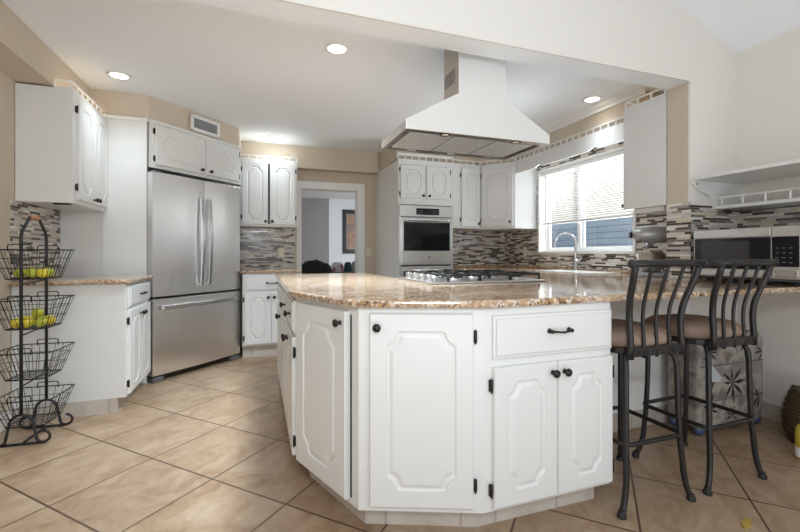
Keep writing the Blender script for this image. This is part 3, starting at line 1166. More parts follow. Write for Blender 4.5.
r = thing('base_cabinet', 'white base cabinet with a drawer and two doors between the refrigerator and the doorway', 'cabinet', (-0.15, 4.525, 0))
MB().box(0, 0.57, 0, 0.65, 0.125, ZT, 0.002).build('body', M['paint'], r)
MB().box(0, 0.56, 0.05, 0.65, 0, 0.125).build('toe_kick', M['base_x'], r)
add_drawer(r, 0.02, 0.55, 0.705, 0.865, pull=(0.29, 0.785))
add_door(r, 0.02, 0.282, 0.145, 0.685, 'L', (0.255, 0.635))
add_door(r, 0.288, 0.55, 0.145, 0.685, 'R', (0.315, 0.635))


def outlet(label, loc, rz, cat='outlet', name='wall_outlet', toggle=False):
    r = thing(name, label, cat, loc, rz)
    MB().box(-0.036, 0.036, -0.006, 0, -0.058, 0.058, 0.002).build('cover_plate', M['switch'], r)
    if toggle:
        MB().box(-0.006, 0.006, -0.016, -0.005, -0.010, 0.014, 0.002).build('toggle', M['switch'], r)
    else:
        for z in (-0.022, 0.022):
            MB().box(-0.017, 0.017, -0.008, -0.005, z - 0.014, z + 0.014, 0.001).build('socket', M['switch'], r)
    return r


outlet('ivory wall outlet in the mosaic beside the doorway', (0.27, YB - 0.008, 1.105), 0)
outlet('ivory wall outlet in the mosaic left of the sink window', (XR - 0.008, 4.34, 1.12), R(-90))
outlet('ivory light switch on the beige wall right of the doorway', (1.415, YD, 1.117), 0, 'switch', 'light_switch', True)

# ------------------------------------------------------------------ oven tower
OX0, OX1, OY = 1.524, 2.225, 4.43
OW = OX1 - OX0
r = thing('oven_cabinet', 'tall white oven tower with two small doors at the top', 'cabinet', (OX0, OY, 0))
mb = MB()
mb.box(0.02, OW - 0.02, 0, YT - OY - 0.01, 0.10, 0.30)
mb.box(0, 0.02, 0, YD - OY - 0.01, 0.10, 2.18)
mb.box(OW - 0.02, OW, 0, YT - OY - 0.01, 0.10, 2.18)
mb.box(0.02, OW - 0.02, 0, YT - OY - 0.01, 1.665, 2.18)
mb.box(0.02, OW - 0.02, YT - OY - 0.03, YT - OY - 0.01, 0.3, 1.665)
mb.build('body', M['paint'], r)
MB().box(0, OW, 0.06, 0.3, 0, 0.10).build('toe_kick', M['base_x'], r)
add_door(r, 0.028, 0.330, 1.735, 2.125, 'L', (0.302, 1.77), margin=0.055, a=0.05)
add_door(r, 0.352, 0.655, 1.735, 2.125, 'R', (0.380, 1.77), margin=0.055, a=0.05)
mb = MB()
gallery(mb, (0.0, 0.006), (OW, 0.006), 2.18, 2.245)
mb.box(-0.006, OW + 0.004, -0.012, 0.02, 2.245, 2.258, 0.003)
mb.build('gallery_rail', M['white'], r)

ov = thing('wall_oven', 'stainless built in wall oven with black glass door', 'oven', (OX0 + 0.012, OY, 0))
w = OW - 0.024
MB().box(0.012, w - 0.012, 0.0, 0.33, 0.32, 1.655).build('body', M['grey_plastic'], ov)
mb = MB()
mb.box(0, 0.022, -0.012, 0, 0.955, 1.655, 0.002)
mb.box(w - 0.030, w, -0.012, 0, 0.955, 1.655, 0.002)
mb.build('trim_frame', M['steel_h'], ov)
cp = MB().box(0.0, w, -0.022, 0.0, 1.525, 1.655, 0.003).build('control_panel', M['steel_h'], ov)
mb = MB().box(0.205, 0.495, -0.026, -0.021, 1.548, 1.625, 0.002)
mb.build('display', M['blackglass'], cp)
mb = MB()
for k in range(3):
    for j in range(2):
        mb.box(0.228 + k * 0.022, 0.240 + k * 0.022, -0.0275, -0.0255, 1.566 + j * 0.026, 1.576 + j * 0.026)
        mb.box(0.418 + k * 0.022, 0.430 + k * 0.022, -0.0275, -0.0255, 1.566 + j * 0.026, 1.576 + j * 0.026)
mb.build('buttons', M['grey_plastic'], cp)
dr = MB()
dr.box(0.022, w - 0.030, -0.030, 0, 0.965, 1.135, 0.004)
dr.box(0.022, w - 0.030, -0.030, 0, 1.455, 1.515, 0.004)
dr.box(0.022, 0.050, -0.030, 0, 1.12, 1.47, 0.003)
dr.box(w - 0.045, w - 0.030, -0.030, 0, 1.12, 1.47, 0.003)
door = dr.build('door', M['steel_h'], ov)
MB().box(0.046, w - 0.042, -0.033, -0.004, 1.125, 1.462, 0.006).build('window', M['blackglass'], door, label='black glass oven window')
mb = MB()
mb.tube([(0.055, -0.030, 1.478), (0.055, -0.062, 1.480), (0.09, -0.072, 1.482), (w - 0.09, -0.072, 1.482), (w - 0.058, -0.062, 1.480), (w - 0.058, -0.030, 1.478)], 0.014, 10)
mb.build('handle', M['chrome'], door)
# round maker's emblem
mx = Matrix.Translation((w * 0.53, -0.030, 1.055)) @ Matrix.Rotation(R(90), 4, 'X')
em = MB().lathe([(0.0001, 0), (0.020, 0), (0.020, 0.003), (0.017, 0.004), (0.0001, 0.004)], 24, mtx=mx).build('emblem', M['chrome'], door)
MB().tube([(w * 0.53 + 0.011 * math.cos(2 * PI * k / 20), -0.035, 1.055 + 0.011 * math.sin(2 * PI * k / 20)) for k in range(20)], 0.0018, 5, True).build('emblem_ring', M['grey_plastic'], em)
# lower oven
lo = MB()
lo.box(0.0, w, -0.018, 0, 0.33, 0.945, 0.004)
lower = lo.build('lower_door', M['steel_h'], ov)
MB().box(0.05, w - 0.05, -0.022, -0.010, 0.40, 0.915, 0.004).build('window', M['blackglass'], lower)
mb = MB()
mb.tube([(0.055, -0.018, 0.900), (0.055, -0.060, 0.902), (w - 0.055, -0.060, 0.902), (w - 0.055, -0.018, 0.900)], 0.015, 10)
mb.build('handle', M['chrome'], lower)

# narrow wall cabinet right of the oven
UX0, UX1 = 2.229, 2.605
r = thing('wall_cabinet', 'narrow white single door wall cabinet right of the oven tower', 'cabinet', (UX0, 4.437, 0))
MB().box(0, UX1 - UX0, 0, YT - 4.437 - 0.01, 1.405, 2.18, 0.002).build('body', M['paint'], r)
add_door(r, 0.110, 0.365, 1.425, 2.135, 'L', (0.345, 1.462), margin=0.05)
mb = MB()
gallery(mb, (0.0, 0.006), (UX1 - UX0, 0.006), 2.18, 2.24)
mb.build('gallery_rail', M['white'], r)

# diagonal corner cabinet
p0, p1 = (2.609, 4.440), (2.880, 4.107)
rz = math.atan2(p1[1] - p0[1], p1[0] - p0[0])
r = thing('wall_cabinet', 'white diagonal corner wall cabinet left of the sink window', 'cabinet', (p0[0], p0[1], 0), rz)
MB().prism(local_poly([p0, p1, (3.19, 4.107), (3.19, 4.785), (2.609, 4.785)], p0, rz), 1.395, 2.18, 'z', bev=0.002).build('body', M['paint'], r)
W = math.hypot(p1[0] - p0[0], p1[1] - p0[1])
add_door(r, 0.022, W - 0.022, 1.425, 2.135, 'L', (W - 0.05, 1.475), margin=0.06)
mb = MB()
gallery(mb, (0.0, 0.008), (W, 0.008), 2.18, 2.24)
mb.build('gallery_rail', M['white'], r)

# valance over the window
r = thing('window_valance', 'white scalloped valance board with a gallery rail above the sink window', 'valance', (2.88, 4.100, 0), R(-90))
Lv = 1.60
zb0 = 2.04
pts = [(0, 2.18), (0, zb0)]
for k in range(13):                                    # small bracket shaped dip
    t_ = k / 12
    pts.append((0.36 + 0.12 * t_, zb0 + 0.022 * math.sin(PI * t_)))
pts += [(1.12, zb0)]
for k in range(13):
    t_ = k / 12
    pts.append((1.12 + 0.12 * t_, zb0 + 0.022 * math.sin(PI * t_)))
pts += [(Lv, zb0), (Lv, 2.18)]
MB().prism(pts, 0.0, 0.02, 'y').build('board', M['paint'], r)
MB().box(0, Lv, 0.018, 0.31, 2.165, 2.18).build('top_board', M['paint'], r)
mb = MB()
gallery(mb, (0.0, 0.008), (Lv, 0.008), 2.18, 2.24)
mb.build('gallery_rail', M['white'], r)

# hanging cabinet on the back of the stub wall
r = thing('wall_cabinet', 'white wall cabinet hung beside the window with its blank end facing the viewer', 'cabinet', (3.19, 2.445, 0), R(180))
MB().box(0, 0.46, 0, 0.345, 1.438, 2.225, 0.002).build('body', M['paint'], r)
d = add_door(r, 0.02, 0.452, 1.435, 2.215, None, (0.425, 1.475), margin=0.05)
mb = MB()
gallery(mb, (0.452, 0.004), (0.452, 0.335), 2.225, 2.285, step=0.11)
gallery(mb, (0.01, 0.004), (0.452, 0.004), 2.225, 2.285, step=0.11)
mb.build('gallery_rail', M['white'], r)
MB().tube([(0.06, 0.17, 2.233), (0.40, 0.17, 2.233)], 0.006, 6).build('rope_light', M['rope'], r, label='warm rope light behind the rail')
MB().box(0.16, 0.42, 0.05, 0.30, 1.405, 1.437, 0.004).build('under_light', M['white'], r, label='slim white light under the cabinet')

# ------------------------------------------------------------------ window blind
r = thing('window_blind', 'white venetian blind half lowered in the sink window', 'blind', (XR + 0.03, 0, 0))
MB().box(-0.022, 0.022, WY0 + 0.01, WY1 - 0.01, WZ1 - 0.042, WZ1 - 0.003, 0.003).build('headrail', M['white'], r)
mb = MB()
zz = WZ1 - 0.055
while zz > 1.47:
    m = Matrix.Translation((0, 0, zz)) @ Matrix.Rotation(R(26), 4, 'Y')
    mb.box(-0.0125, 0.0125, WY0 + 0.014, WY1 - 0.014, -0.0006, 0.0006, mtx=m)
    zz -= 0.0232
mb.build('slats', M['blind'], r)
MB().box(-0.014, 0.014, WY0 + 0.012, WY1 - 0.012, 1.435, 1.455, 0.004).build('bottom_rail', M['white'], r)
mb = MB()
for y in (WY0 + 0.2, 3.41, WY1 - 0.2):
    mb.tube([(-0.014, y, 1.45), (-0.014, y, WZ1 - 0.04)], 0.0012, 4)
    mb.tube([(0.014, y, 1.45), (0.014, y, WZ1 - 0.04)], 0.0012, 4)
mb.build('cords', M['white'], r)
MB().tube([(-0.026, WY1 - 0.10, WZ1 - 0.04), (-0.028, WY1 - 0.10, 1.30)], 0.004, 6).build('tilt_wand', M['lightgrey'], r)

# ------------------------------------------------------------------ sink and tap
r = thing('kitchen_sink', 'white enamel sink set into the granite below the window', 'sink', (2.86, 3.12, 0.915))
rim = rounded_rect(-0.20, 0.20, -0.36, 0.36, 0.05)
inn = rounded_rect(-0.165, 0.165, -0.325, 0.325, 0.05)
b = bmesh.new()
n = len(rim)
lv = [(rim, 0.001), (rim, 0.010), (inn, 0.010), (inn, 0.0015)]
rings = [[b.verts.new((p[0], p[1], z)) for p in pl] for pl, z in lv]
for ra, rc in zip(rings, rings[1:]):
    for k in range(n):
        b.faces.new([ra[k], ra[(k + 1) % n], rc[(k + 1) % n], rc[k]])
b.faces.new(rings[-1])
bmesh.ops.recalc_face_normals(b, faces=list(b.faces))
MB()._merge(b).build('basin', M['sinkwhite'], r)
MB().lathe([(0.0001, 0.002), (0.03, 0.002), (0.03, 0.004), (0.0001, 0.004)], 20).build('drain', M['chrome'], r)

r = thing('kitchen_tap', 'brushed nickel gooseneck tap standing in front of the window', 'tap', (3.085, 3.353, 0.915))
MB().lathe([(0.028, 0), (0.028, 0.012), (0.022, 0.02), (0.019, 0.10), (0.016, 0.12)], 18).build('base', M['nickel'], r)
pts = [(0, 0, 0.10), (0, 0, 0.26)] + [(-0.085 + 0.085 * math.cos(a), 0.055 - 0.055 * math.cos(a), 0.29 + 0.10 * math.sin(a)) for a in [PI * k / 12 for k in range(12)]] + [(-0.170, 0.11, 0.30), (-0.176, 0.116, 0.25)]
MB().tube(pts, [0.0115] * (len(pts) - 2) + [0.014, 0.0165], 12).build('spout', M['nickel'], r)
MB().tube([(0.0, -0.015, 0.085), (-0.015, -0.05, 0.10), (-0.03, -0.115, 0.135)], [0.012, 0.008, 0.005], 10).build('lever', M['nickel'], r)

# ------------------------------------------------------------------ stand mixer
r = thing('stand_mixer', 'grey stand mixer with a steel bowl beside the stub wall', 'mixer', (2.985, 2.335, 0.916), R(-128))
mb = MB()
mb.prism(rounded_rect(-0.11, 0.11, -0.17, 0.19, 0.09), 0, 0.03, 'z', bev=0.008)
mb.build('foot', M['lightgrey'], r)
mb = MB()
mb.tube([(0, 0.14, 0.02), (0, 0.145, 0.12), (0, 0.135, 0.22), (0, 0.11, 0.27)], [0.062, 0.05, 0.05, 0.058], 16)
mb.build('column', M['lightgrey'], r)
mb = MB()
mb.ball((0, -0.03, 0.325), 0.066, 0.185, 0.066, n=20)
mb.build('motor_head', M['lightgrey'], r)
MB().tube([(0, -0.225, 0.325), (0, -0.205, 0.325)], [0.022, 0.03], 12).build('hub_cap', M['black'], r)
MB().tube([(0, -0.10, 0.275), (0, -0.10, 0.215)], [0.024, 0.012], 10).build('beater_shaft', M['nickel'], r)
mb = MB()
mb.lathe([(0.05, 0.032), (0.062, 0.032), (0.085, 0.07), (0.104, 0.14), (0.108, 0.175), (0.111, 0.178), (0.104, 0.172), (0.098, 0.14), (0.08, 0.075), (0.0001, 0.045)], 26,
         mtx=Matrix.Translation((0, -0.07, 0)))
mb.build('bowl', M['nickel'], r, label='brushed steel mixing bowl')

# ------------------------------------------------------------------ gas cooktop
r = thing('gas_cooktop', 'stainless gas cooktop with black cast iron grates set in the peninsula', 'cooktop', (0.93, 2.135, 0.915))
CW, CD = 0.80, 0.60
MB().box(0, CW, 0, CD, 0.001, 0.012, 0.004).build('plate', M['steel_h'], r)
for k, y in enumerate((0.15, 0.26, 0.38, 0.50)):
    kn = MB().lathe([(0.029, 0.010), (0.029, 0.017), (0.024, 0.021), (0.022, 0.047), (0.018, 0.050), (0.0, 0.050)], 18,
                    mtx=Matrix.Translation((0.055, y, 0))).build('knob', M['chrome'], r)
    MB().box(0.052, 0.058, y - 0.016, y + 0.016, 0.0495, 0.054, 0.001).build('grip', M['chrome'], kn)
burn = [(0.235, 0.15, 0.036), (0.235, 0.45, 0.045), (0.46, 0.30, 0.055), (0.68, 0.15, 0.045), (0.68, 0.45, 0.036)]
for x, y, rr in burn:
    bu = MB().lathe([(rr + 0.012, 0.011), (rr + 0.010, 0.020), (rr, 0.022), (rr, 0.027)], 20, mtx=Matrix.Translation((x, y, 0))).build('burner', M['nickel'], r)
    MB().lathe([(rr * 0.9, 0.027), (rr * 0.9, 0.034), (rr * 0.7, 0.037), (0, 0.037)], 20, mtx=Matrix.Translation((x, y, 0))).build('burner_cap', M['black'], bu)
for gx0, gx1 in ((0.135, 0.345), (0.355, 0.565), (0.575, 0.785)):
    mb = MB()
    zt = 0.048
    xm = (gx0 + gx1) / 2
    mb.tube(round_path([(gx0, 0.03, zt), (gx1, 0.03, zt), (gx1, CD - 0.03, zt), (gx0, CD - 0.03, zt)], 0.03, 3, True), 0.0065, 6, True)
    mb.tube([(gx0, CD / 2, zt), (gx1, CD / 2, zt)], 0.0065, 6)
    for yy in (0.15, 0.45):
        for dx, dy in ((1, 0), (-1, 0), (0, 1), (0, -1)):
            sx = (gx1 - gx0) / 2
            sy = 0.13
            mb.tube([(xm + dx * sx, yy + dy * sy, zt), (xm + dx * sx * 0.6, yy + dy * sy * 0.6, zt + 0.008), (xm + dx * sx * 0.22, yy + dy * sy * 0.22, zt + 0.006)], 0.006, 6)
    for x in (gx0, gx1):
        for y in (0.05, CD - 0.05, CD / 2):
            mb.tube([(x, y, 0.012), (x, y, zt)], 0.007, 6)
    mb.build('grate', M['black_iron'], r)

# ------------------------------------------------------------------ range hood
HX0, HX1, HY0, HY1 = 0.803, 1.798, 2.19, 2.685
r = thing('range_hood', 'white and stainless chimney range hood hanging over the cooktop', 'hood', ((HX0 + HX1) / 2, HY0, 1.81))
hw = (HX1 - HX0) / 2
hd = HY1 - HY0
cw2 = 0.163
# back plate facing the viewer, flat, painted white
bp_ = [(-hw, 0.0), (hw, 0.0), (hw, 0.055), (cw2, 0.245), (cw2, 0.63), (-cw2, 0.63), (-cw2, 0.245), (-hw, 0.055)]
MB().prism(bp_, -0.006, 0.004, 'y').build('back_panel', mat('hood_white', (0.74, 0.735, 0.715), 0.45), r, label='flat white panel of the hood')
b = bmesh.new()


def ring(pts):
    return [b.verts.new(p) for p in pts]


def rect3(x, y0, y1, z):
    return ring([(-x, y0, z), (x, y0, z), (x, y1, z), (-x, y1, z)])


rings = [rect3(hw, 0.004, hd, 0.0), rect3(hw, 0.004, hd, 0.055), rect3(cw2, 0.004, 0.200, 0.245)]
for ra, rc in zip(rings, rings[1:]):
    for k in range(4):
        b.faces.new([ra[k], ra[(k + 1) % 4], rc[(k + 1) % 4], rc[k]])
b.faces.new(rings[-1])
inner = rect3(hw - 0.03, 0.055, hd - 0.03, 0.0)
inner2 = rect3(hw - 0.03, 0.055, hd - 0.03, 0.022)
for k in range(4):
    b.faces.new([rings[0][k], rings[0][(k + 1) % 4], inner[(k + 1) % 4], inner[k]])
    b.faces.new([inner[k], inner[(k + 1) % 4], inner2[(k + 1) % 4], inner2[k]])
b.faces.new(inner2)
bmesh.ops.recalc_face_normals(b, faces=list(b.faces))
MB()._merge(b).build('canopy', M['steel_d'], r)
mb = MB()
mb.box(-cw2, cw2, 0.004, 0.200, 0.243, 0.63)
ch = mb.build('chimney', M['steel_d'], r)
mb = MB()
for k in range(5):
    mb.box(-cw2 - 0.002, -cw2, 0.05, 0.19, 0.335 + k * 0.018, 0.343 + k * 0.018)
mb.build('vent_slots', M['grey_plastic'], ch)
for k in range(3):
    x0 = -hw + 0.05 + k * (2 * hw - 0.10) / 3
    x1 = x0 + (2 * hw - 0.10) / 3 - 0.012
    fl = MB().box(x0, x1, 0.085, hd - 0.05, 0.004, 0.018, 0.003).build('filter', M['filter'], r)
    mb = MB()
    mb.tube([((x0 + x1) / 2 - 0.03, hd - 0.075, 0.004), ((x0 + x1) / 2 - 0.025, hd - 0.075, -0.008), ((x0 + x1) / 2 + 0.025, hd - 0.075, -0.008), ((x0 + x1) / 2 + 0.03, hd - 0.075, 0.004)], 0.003, 6)
    mb.build('latch', M['chrome'], fl)
for x in (-0.235, 0.265):
    lr = MB().lathe([(0.034, 0.003), (0.034, -0.005), (0.026, -0.005), (0.024, 0.0), (0.0001, 0.0)], 20, mtx=Matrix.Translation((x, 0.033, 0))).build('lamp_ring', M['black'], r)
    MB().lathe([(0.023, -0.001), (0.018, -0.0055), (0.0, -0.0055)], 18, mtx=Matrix.Translation((x, 0.033, 0))).build('lamp_glass', M['hoodlamp'], lr)

# ------------------------------------------------------------------ recessed lights
for (x, y), watt, lab in (((-0.988, 3.596), 14, 'round recessed ceiling light over the left wall cabinet'),
                    ((0.490, 2.654), 205, 'round recessed ceiling light left of the range hood, largest of all'),
                    ((0.179, 4.90), 48, 'round recessed ceiling light near the rear wall by the doorway'),
                    ((2.745, 2.79), 12, 'round recessed ceiling light in front of the sink window')):
    r = thing('recessed_light', lab, 'ceiling light', (x, y, ZC), 0, 'recessed ceiling lights')
    MB().lathe([(0.082, -0.001), (0.082, -0.004), (0.072, -0.009), (0.060, -0.010), (0.058, -0.002), (0.0001, -0.002)], 32).build('trim_ring', M['white'], r)
    MB().lathe([(0.058, -0.003), (0.057, -0.006), (0.0, -0.007)], 28).build('lens', M['lens'], r)
    ld = bpy.data.lights.new('lamp_glow', 'SPOT')
    ld.energy = watt
    ld.spot_size = R(125)
    ld.spot_blend = 1.0
    ld.shadow_soft_size = 0.18
    ld.color = (0.80, 0.92, 1.0)
    lo_ = bpy.data.objects.new('lamp_glow', ld)
    lo_.parent = r
    lo_.location = (0, 0, -0.03)
    C.objects.link(lo_)

# ------------------------------------------------------------------ shelf unit on the right wall
r = thing('wall_shelf', 'white wall shelf with scalloped end and gallery rail above the microwave', 'shelf', (XR, YF0, 0))
SL = 1.55
MB().box(XS - XR, 0, -SL, -0.002, 1.578, 1.60, 0.004).build('top_board', M['paint'], r)
MB().box(2.955 - XR, -0.009, -SL, -0.002, 1.395, 1.418, 0.004).build('lower_board', M['paint'], r)
sc = [(XS - XR, 1.578), (XS - XR + 0.006, 1.555), (2.758 - XR, 1.535), (2.80 - XR, 1.510), (2.85 - XR, 1.499), (2.90 - XR, 1.478), (2.925 - XR, 1.44), (2.94 - XR, 1.395), (0, 1.395), (0, 1.578)]
MB().prism(sc, -0.022, -0.002, 'y').build('end_bracket', M['paint'], r)
mb = MB()
x = 2.965 - XR
mb.box(x - 0.006, x + 0.006, -SL, -0.024, 1.466, 1.478, 0.002)
for k in range(12):
    y = -0.05 - k * 0.125
    mb.lathe([(0.005, 1.418), (0.008, 1.424), (0.004, 1.432), (0.008, 1.442), (0.004, 1.452), (0.007, 1.461), (0.005, 1.468)], 10, mtx=Matrix.Translation((x, y, 0)))
mb.build('gallery_rail', M['paint'], r)
MB().lathe([(0.0001, 0), (0.006, 0), (0.005, 0.003), (0, 0.004)], 10, mtx=Matrix.Translation((2.765 - XR, -0.022, 1.557)) @ Matrix.Rotation(R(90), 4, 'X')).build('screw', M['bronze'], r)

# ------------------------------------------------------------------ microwave (front faces -X)
r = thing('microwave', 'stainless microwave with black glass door on the worktop by the right wall', 'microwave', (2.66, 1.852, 0.916), R(-90))
mw = 0.553
mh0, mh1 = 0.025, 0.322
MB().box(0, mw, 0.02, 0.42, mh0, mh1, 0.006).build('body', M['grey_plastic'], r)
mb = MB()
mb.box(0, 0.420, -0.012, 0.02, 0.270, mh1, 0.005)
mb.box(0, 0.420, -0.012, 0.02, mh0 + 0.014, 0.085, 0.005)
mb.box(0.0, 0.420, -0.006, 0.02, 0.08, 0.275, 0.002)
d = mb.build('door', M['steel_h'], r)
MB().box(0.010, 0.420, -0.016, -0.004, 0.086, 0.268, 0.006).build('window', M['blackglass'], d, label='black glass door window')
MB().box(0.055, 0.320, -0.0175, -0.0155, 0.105, 0.250, 0.0005).build('window_mesh', mat('microwave_mesh', (0.035, 0.033, 0.032), 0.25), d)
mx = Matrix.Translation((0.225, -0.012, 0.062)) @ Matrix.Rotation(R(90), 4, 'X')
MB().lathe([(0.0001, 0), (0.011, 0), (0.011, 0.002), (0.0001, 0.0025)], 20, mtx=mx).build('emblem', M['grey_plastic'], d)
mb = MB()
mb.box(0.423, mw, -0.012, 0.02, mh0 + 0.014, mh1, 0.005)
pnl = mb.build('control_panel', M['steel_h'], r)
MB().box(0.426, mw - 0.008, -0.016, -0.008, 0.105, 0.268, 0.005).build('keypad', M['blackglass'], pnl)
mb = MB()
for k in range(3):
    for j in range(4):
        mb.box(0.444 + k * 0.030, 0.458 + k * 0.030, -0.0168, -0.0155, 0.126 + j * 0.026, 0.130 + j * 0.026)
mb.build('keys', M['grey_plastic'], pnl)
MB().box(0.436, mw - 0.012, -0.018, -0.010, 0.050, 0.092, 0.004).build('open_button', M['nickel'], pnl)
for x in (0.04, mw - 0.06):
    for y in (0.05, 0.36):
        MB().box(x, x + 0.03, y, y + 0.03, 0.0, mh0 + 0.002).build('foot', M['rubber'], r)


# ------------------------------------------------------------------ bar stools
def make_stool():
    st = thing('bar_stool', '', 'stool', (0, 0, 0))
    # local: back at -y, seat towards +y ; metres
    bw = 0.155
    # legs
    foot = {(-1, -1): (-0.205, -0.185), (1, -1): (0.185, -0.195), (-1, 1): (-0.20, 0.18), (1, 1): (0.185, 0.18)}
    for (sx, sy), (fx, fy) in foot.items():
        tx, ty = sx * 0.145, sy * 0.14 - (0.01 if sy < 0 else 0)
        top = (tx * 0.72, ty * 0.72, 0.655)
        pts = [top] + [tuple(p) for p in bez((tx * 0.80, ty * 0.80, 0.655), (tx * 1.02, ty * 1.02, 0.655), (tx * 1.04, ty * 1.04, 0.58), 6)]
        pts += [(tx * 1.06, ty * 1.06, 0.40), (tx * 1.10, ty * 1.10, 0.24)]
        pts += [tuple(p) for p in bez((tx * 1.14, ty * 1.14, 0.16), (tx * 1.16, ty * 1.16, 0.07), (fx, fy, 0.012), 5)]
        lg = MB().tube(pts, 0.0125, 10).build('leg', M['stool_metal'], st)
        MB().lathe([(0.017, 0), (0.019, 0.004), (0.018, 0.014), (0.014, 0.022), (0.0125, 0.03)], 12, mtx=Matrix.Translation((fx, fy, 0))).build('foot_cap', M['rubber'], lg)
    q = 0.172
    pts = round_path([(-q, -q, 0.285), (q, -q, 0.285), (q, q, 0.285), (-q, q, 0.285)], 0.05, 6, True)
    MB().tube(pts, 0.0105, 8, True).build('footrest', M['stool_metal'], st)
    # seat plate and cushion
    MB().prism(rounded_rect(-0.165, 0.165, -0.16, 0.20, 0.12), 0.655, 0.682, 'z', bev=0.004).build('seat_plate', M['stool_metal'], st)
    b = bmesh.new()
    rings = []
    for sc_, z in ((0.93, 0.682), (1.02, 0.692), (1.06, 0.712), (1.03, 0.735), (0.90, 0.752), (0.62, 0.762), (0.3, 0.765)):
        rings.append([b.verts.new((p[0] * sc_, 0.02 + (p[1] - 0.02) * sc_, z)) for p in rounded_rect(-0.180, 0.180, -0.165, 0.205, 0.14, 8)])
    n = len(rings[0])
    for ra, rc in zip(rings, rings[1:]):
        for k in range(n):
            f = b.faces.new([ra[k], ra[(k + 1) % n], rc[(k + 1) % n], rc[k]])
            f.smooth = True
    b.faces.new(rings[-1])
    b.faces.new(rings[0])
    bmesh.ops.recalc_face_normals(b, faces=list(b.faces))
    MB()._merge(b).build('seat', M['suede'], st, label='brown suede cushion')
    # backrest
    yb = -0.178
    band = MB().box(-bw, bw, yb - 0.006, yb + 0.006, 0.655, 0.695, 0.003).build('back_band', M['stool_metal'], st)
    for x in (-0.10, 0.0, 0.10):
        MB().lathe([(0.0001, 0), (0.009, 0), (0.007, 0.004), (0, 0.005)], 10,
                   mtx=Matrix.Translation((x, yb - 0.006, 0.672)) @ Matrix.Rotation(R(90), 4, 'X')).build('bolt', M['rubber'], band)

    def upright(xb, xt, rad, name):
        pts = [(xb, yb, 0.648), (xb, yb, 0.70)] + [tuple(p) for p in bez((xb * 0.99, yb + 0.002, 0.74), (xb * 0.98, yb + 0.012, 0.83), (xb + (xt - xb) * 0.42, yb - 0.01, 0.90), 6)]
        pts += [tuple(p) for p in bez((xb + (xt - xb) * 0.5, yb - 0.016, 0.92), (xb + (xt - xb) * 0.75, yb - 0.035, 0.975), (xt, yb - 0.055, 1.045), 5)]
        MB().tube(pts, rad, 10).build(name, M['stool_metal'], st)
    upright(-bw + 0.005, -0.185, 0.0135, 'back_post')
    upright(bw - 0.005, 0.185, 0.0135, 'back_post')
    for k in (-1, 0, 1):
        upright(k * 0.075, k * 0.092, 0.0075, 'spindle')
    yr = yb - 0.055
    tr = MB().tube([(-0.205, yr, 1.050), (-0.10, yr - 0.004, 1.052), (0, yr - 0.006, 1.053), (0.10, yr - 0.004, 1.052), (0.205, yr, 1.050)], 0.0145, 12).build('top_rail', M['stool_metal'], st)
    for s_ in (-1, 1):
        mtx = Matrix.Translation((s_ * 0.203, yr, 1.050)) @ Matrix.Rotation(R(90 * s_), 4, 'Y')
        MB().lathe([(0.0145, -0.006), (0.018, -0.002), (0.018, 0.006), (0.012, 0.013), (0.0, 0.015)], 14, mtx=mtx).build('end_cap', M['rubber'], tr)
    return st


s1 = make_stool()
s1['label'] = 'dark metal bar stool with brown suede seat, nearer the peninsula cabinets'
s1['group'] = 'bar stools at the peninsula'
s2 = copy_tree(s1)
s1.location = (1.625, 1.470, 0)
s2.location = (2.125, 1.475, 0)
s2.rotation_euler = (0, 0, R(2))
s2['label'] = 'dark metal bar stool with brown suede seat, in front of the microwave'

# ------------------------------------------------------------------ palm print suitcase under the bar
r = thing('suitcase', 'soft suitcase in taupe palm print fabric under the bar by the right wall', 'suitcase', (2.45, 1.685, 0.0), 0)
mb = MB()
mb.prism(rounded_rect(0, 0.60, 0.035, 0.60, 0.07), 0.0, 0.20, 'y', bev=0.02)
PM = mb
mb = MB()
for zz in (0.21, 0.42):
    mb.tube([(0.02, -0.002, zz), (0.58, -0.002, zz)], 0.004, 6)
pipe = mb
mb = PM
rnd = random.Random(3)
for cx, cz, sc_, a0 in ((0.10, 0.50, 0.09, 40), (0.30, 0.30, 0.12, 0), (0.55, 0.19, 0.10, 30), (0.42, 0.53, 0.09, 80), (0.10, 0.16, 0.10, 20), (0.58, 0.47, 0.09, 10), (0.30, 0.10, 0.07, 60), (0.12, 0.34, 0.06, 0)):
    for k in range(8):
        a = R(a0 + k * 45 + rnd.uniform(-12, 12))
        L = sc_ * rnd.uniform(0.7, 1.1)
        d = Vector((math.cos(a), math.sin(a)))
        nrm = Vector((-d.y, d.x))
        pts = [Vector((cx, cz)), Vector((cx, cz)) + d * L * 0.5 + nrm * L * 0.10, Vector((cx, cz)) + d * L, Vector((cx, cz)) + d * L * 0.5 - nrm * L * 0.10]
        ok = all(0.02 < p.x < 0.58 and 0.06 < p.y < 0.57 for p in pts)
        if ok:
            mb.prism([tuple(p) for p in pts], -0.0012, 0.001, 'y', mi=1)
bd = mb.build('body', [M['palm'], M['leafprint']], r)
pipe.build('piping', mat('piping', (0.17, 0.15, 0.14), 0.8), bd)
for x in (0.05, 0.57):
    wh = MB().ball((x, 0.03, 0.034), 0.034, 0.026, 0.034, n=14).build('wheel', mat('blue_wheel', (0.05, 0.08, 0.17), 0.35), r, label='blue ball wheel')
    MB().ball((x, 0.18, 0.034), 0.034, 0.026, 0.034, n=14).build('wheel', bpy.data.materials['blue_wheel'], r)
mb = MB().tube([(0.24, 0.12, 0.60), (0.26, 0.12, 0.625), (0.40, 0.12, 0.625), (0.42, 0.12, 0.60)], 0.010, 8)
mb.build('handle', M['black'], r)
MB().prism([(0.10, 0.43), (0.185, 0.35), (0.17, 0.32), (0.09, 0.33)], -0.012, -0.004, 'y').build('luggage_tag', M['paleblue'], r, label='pale luggage tag')

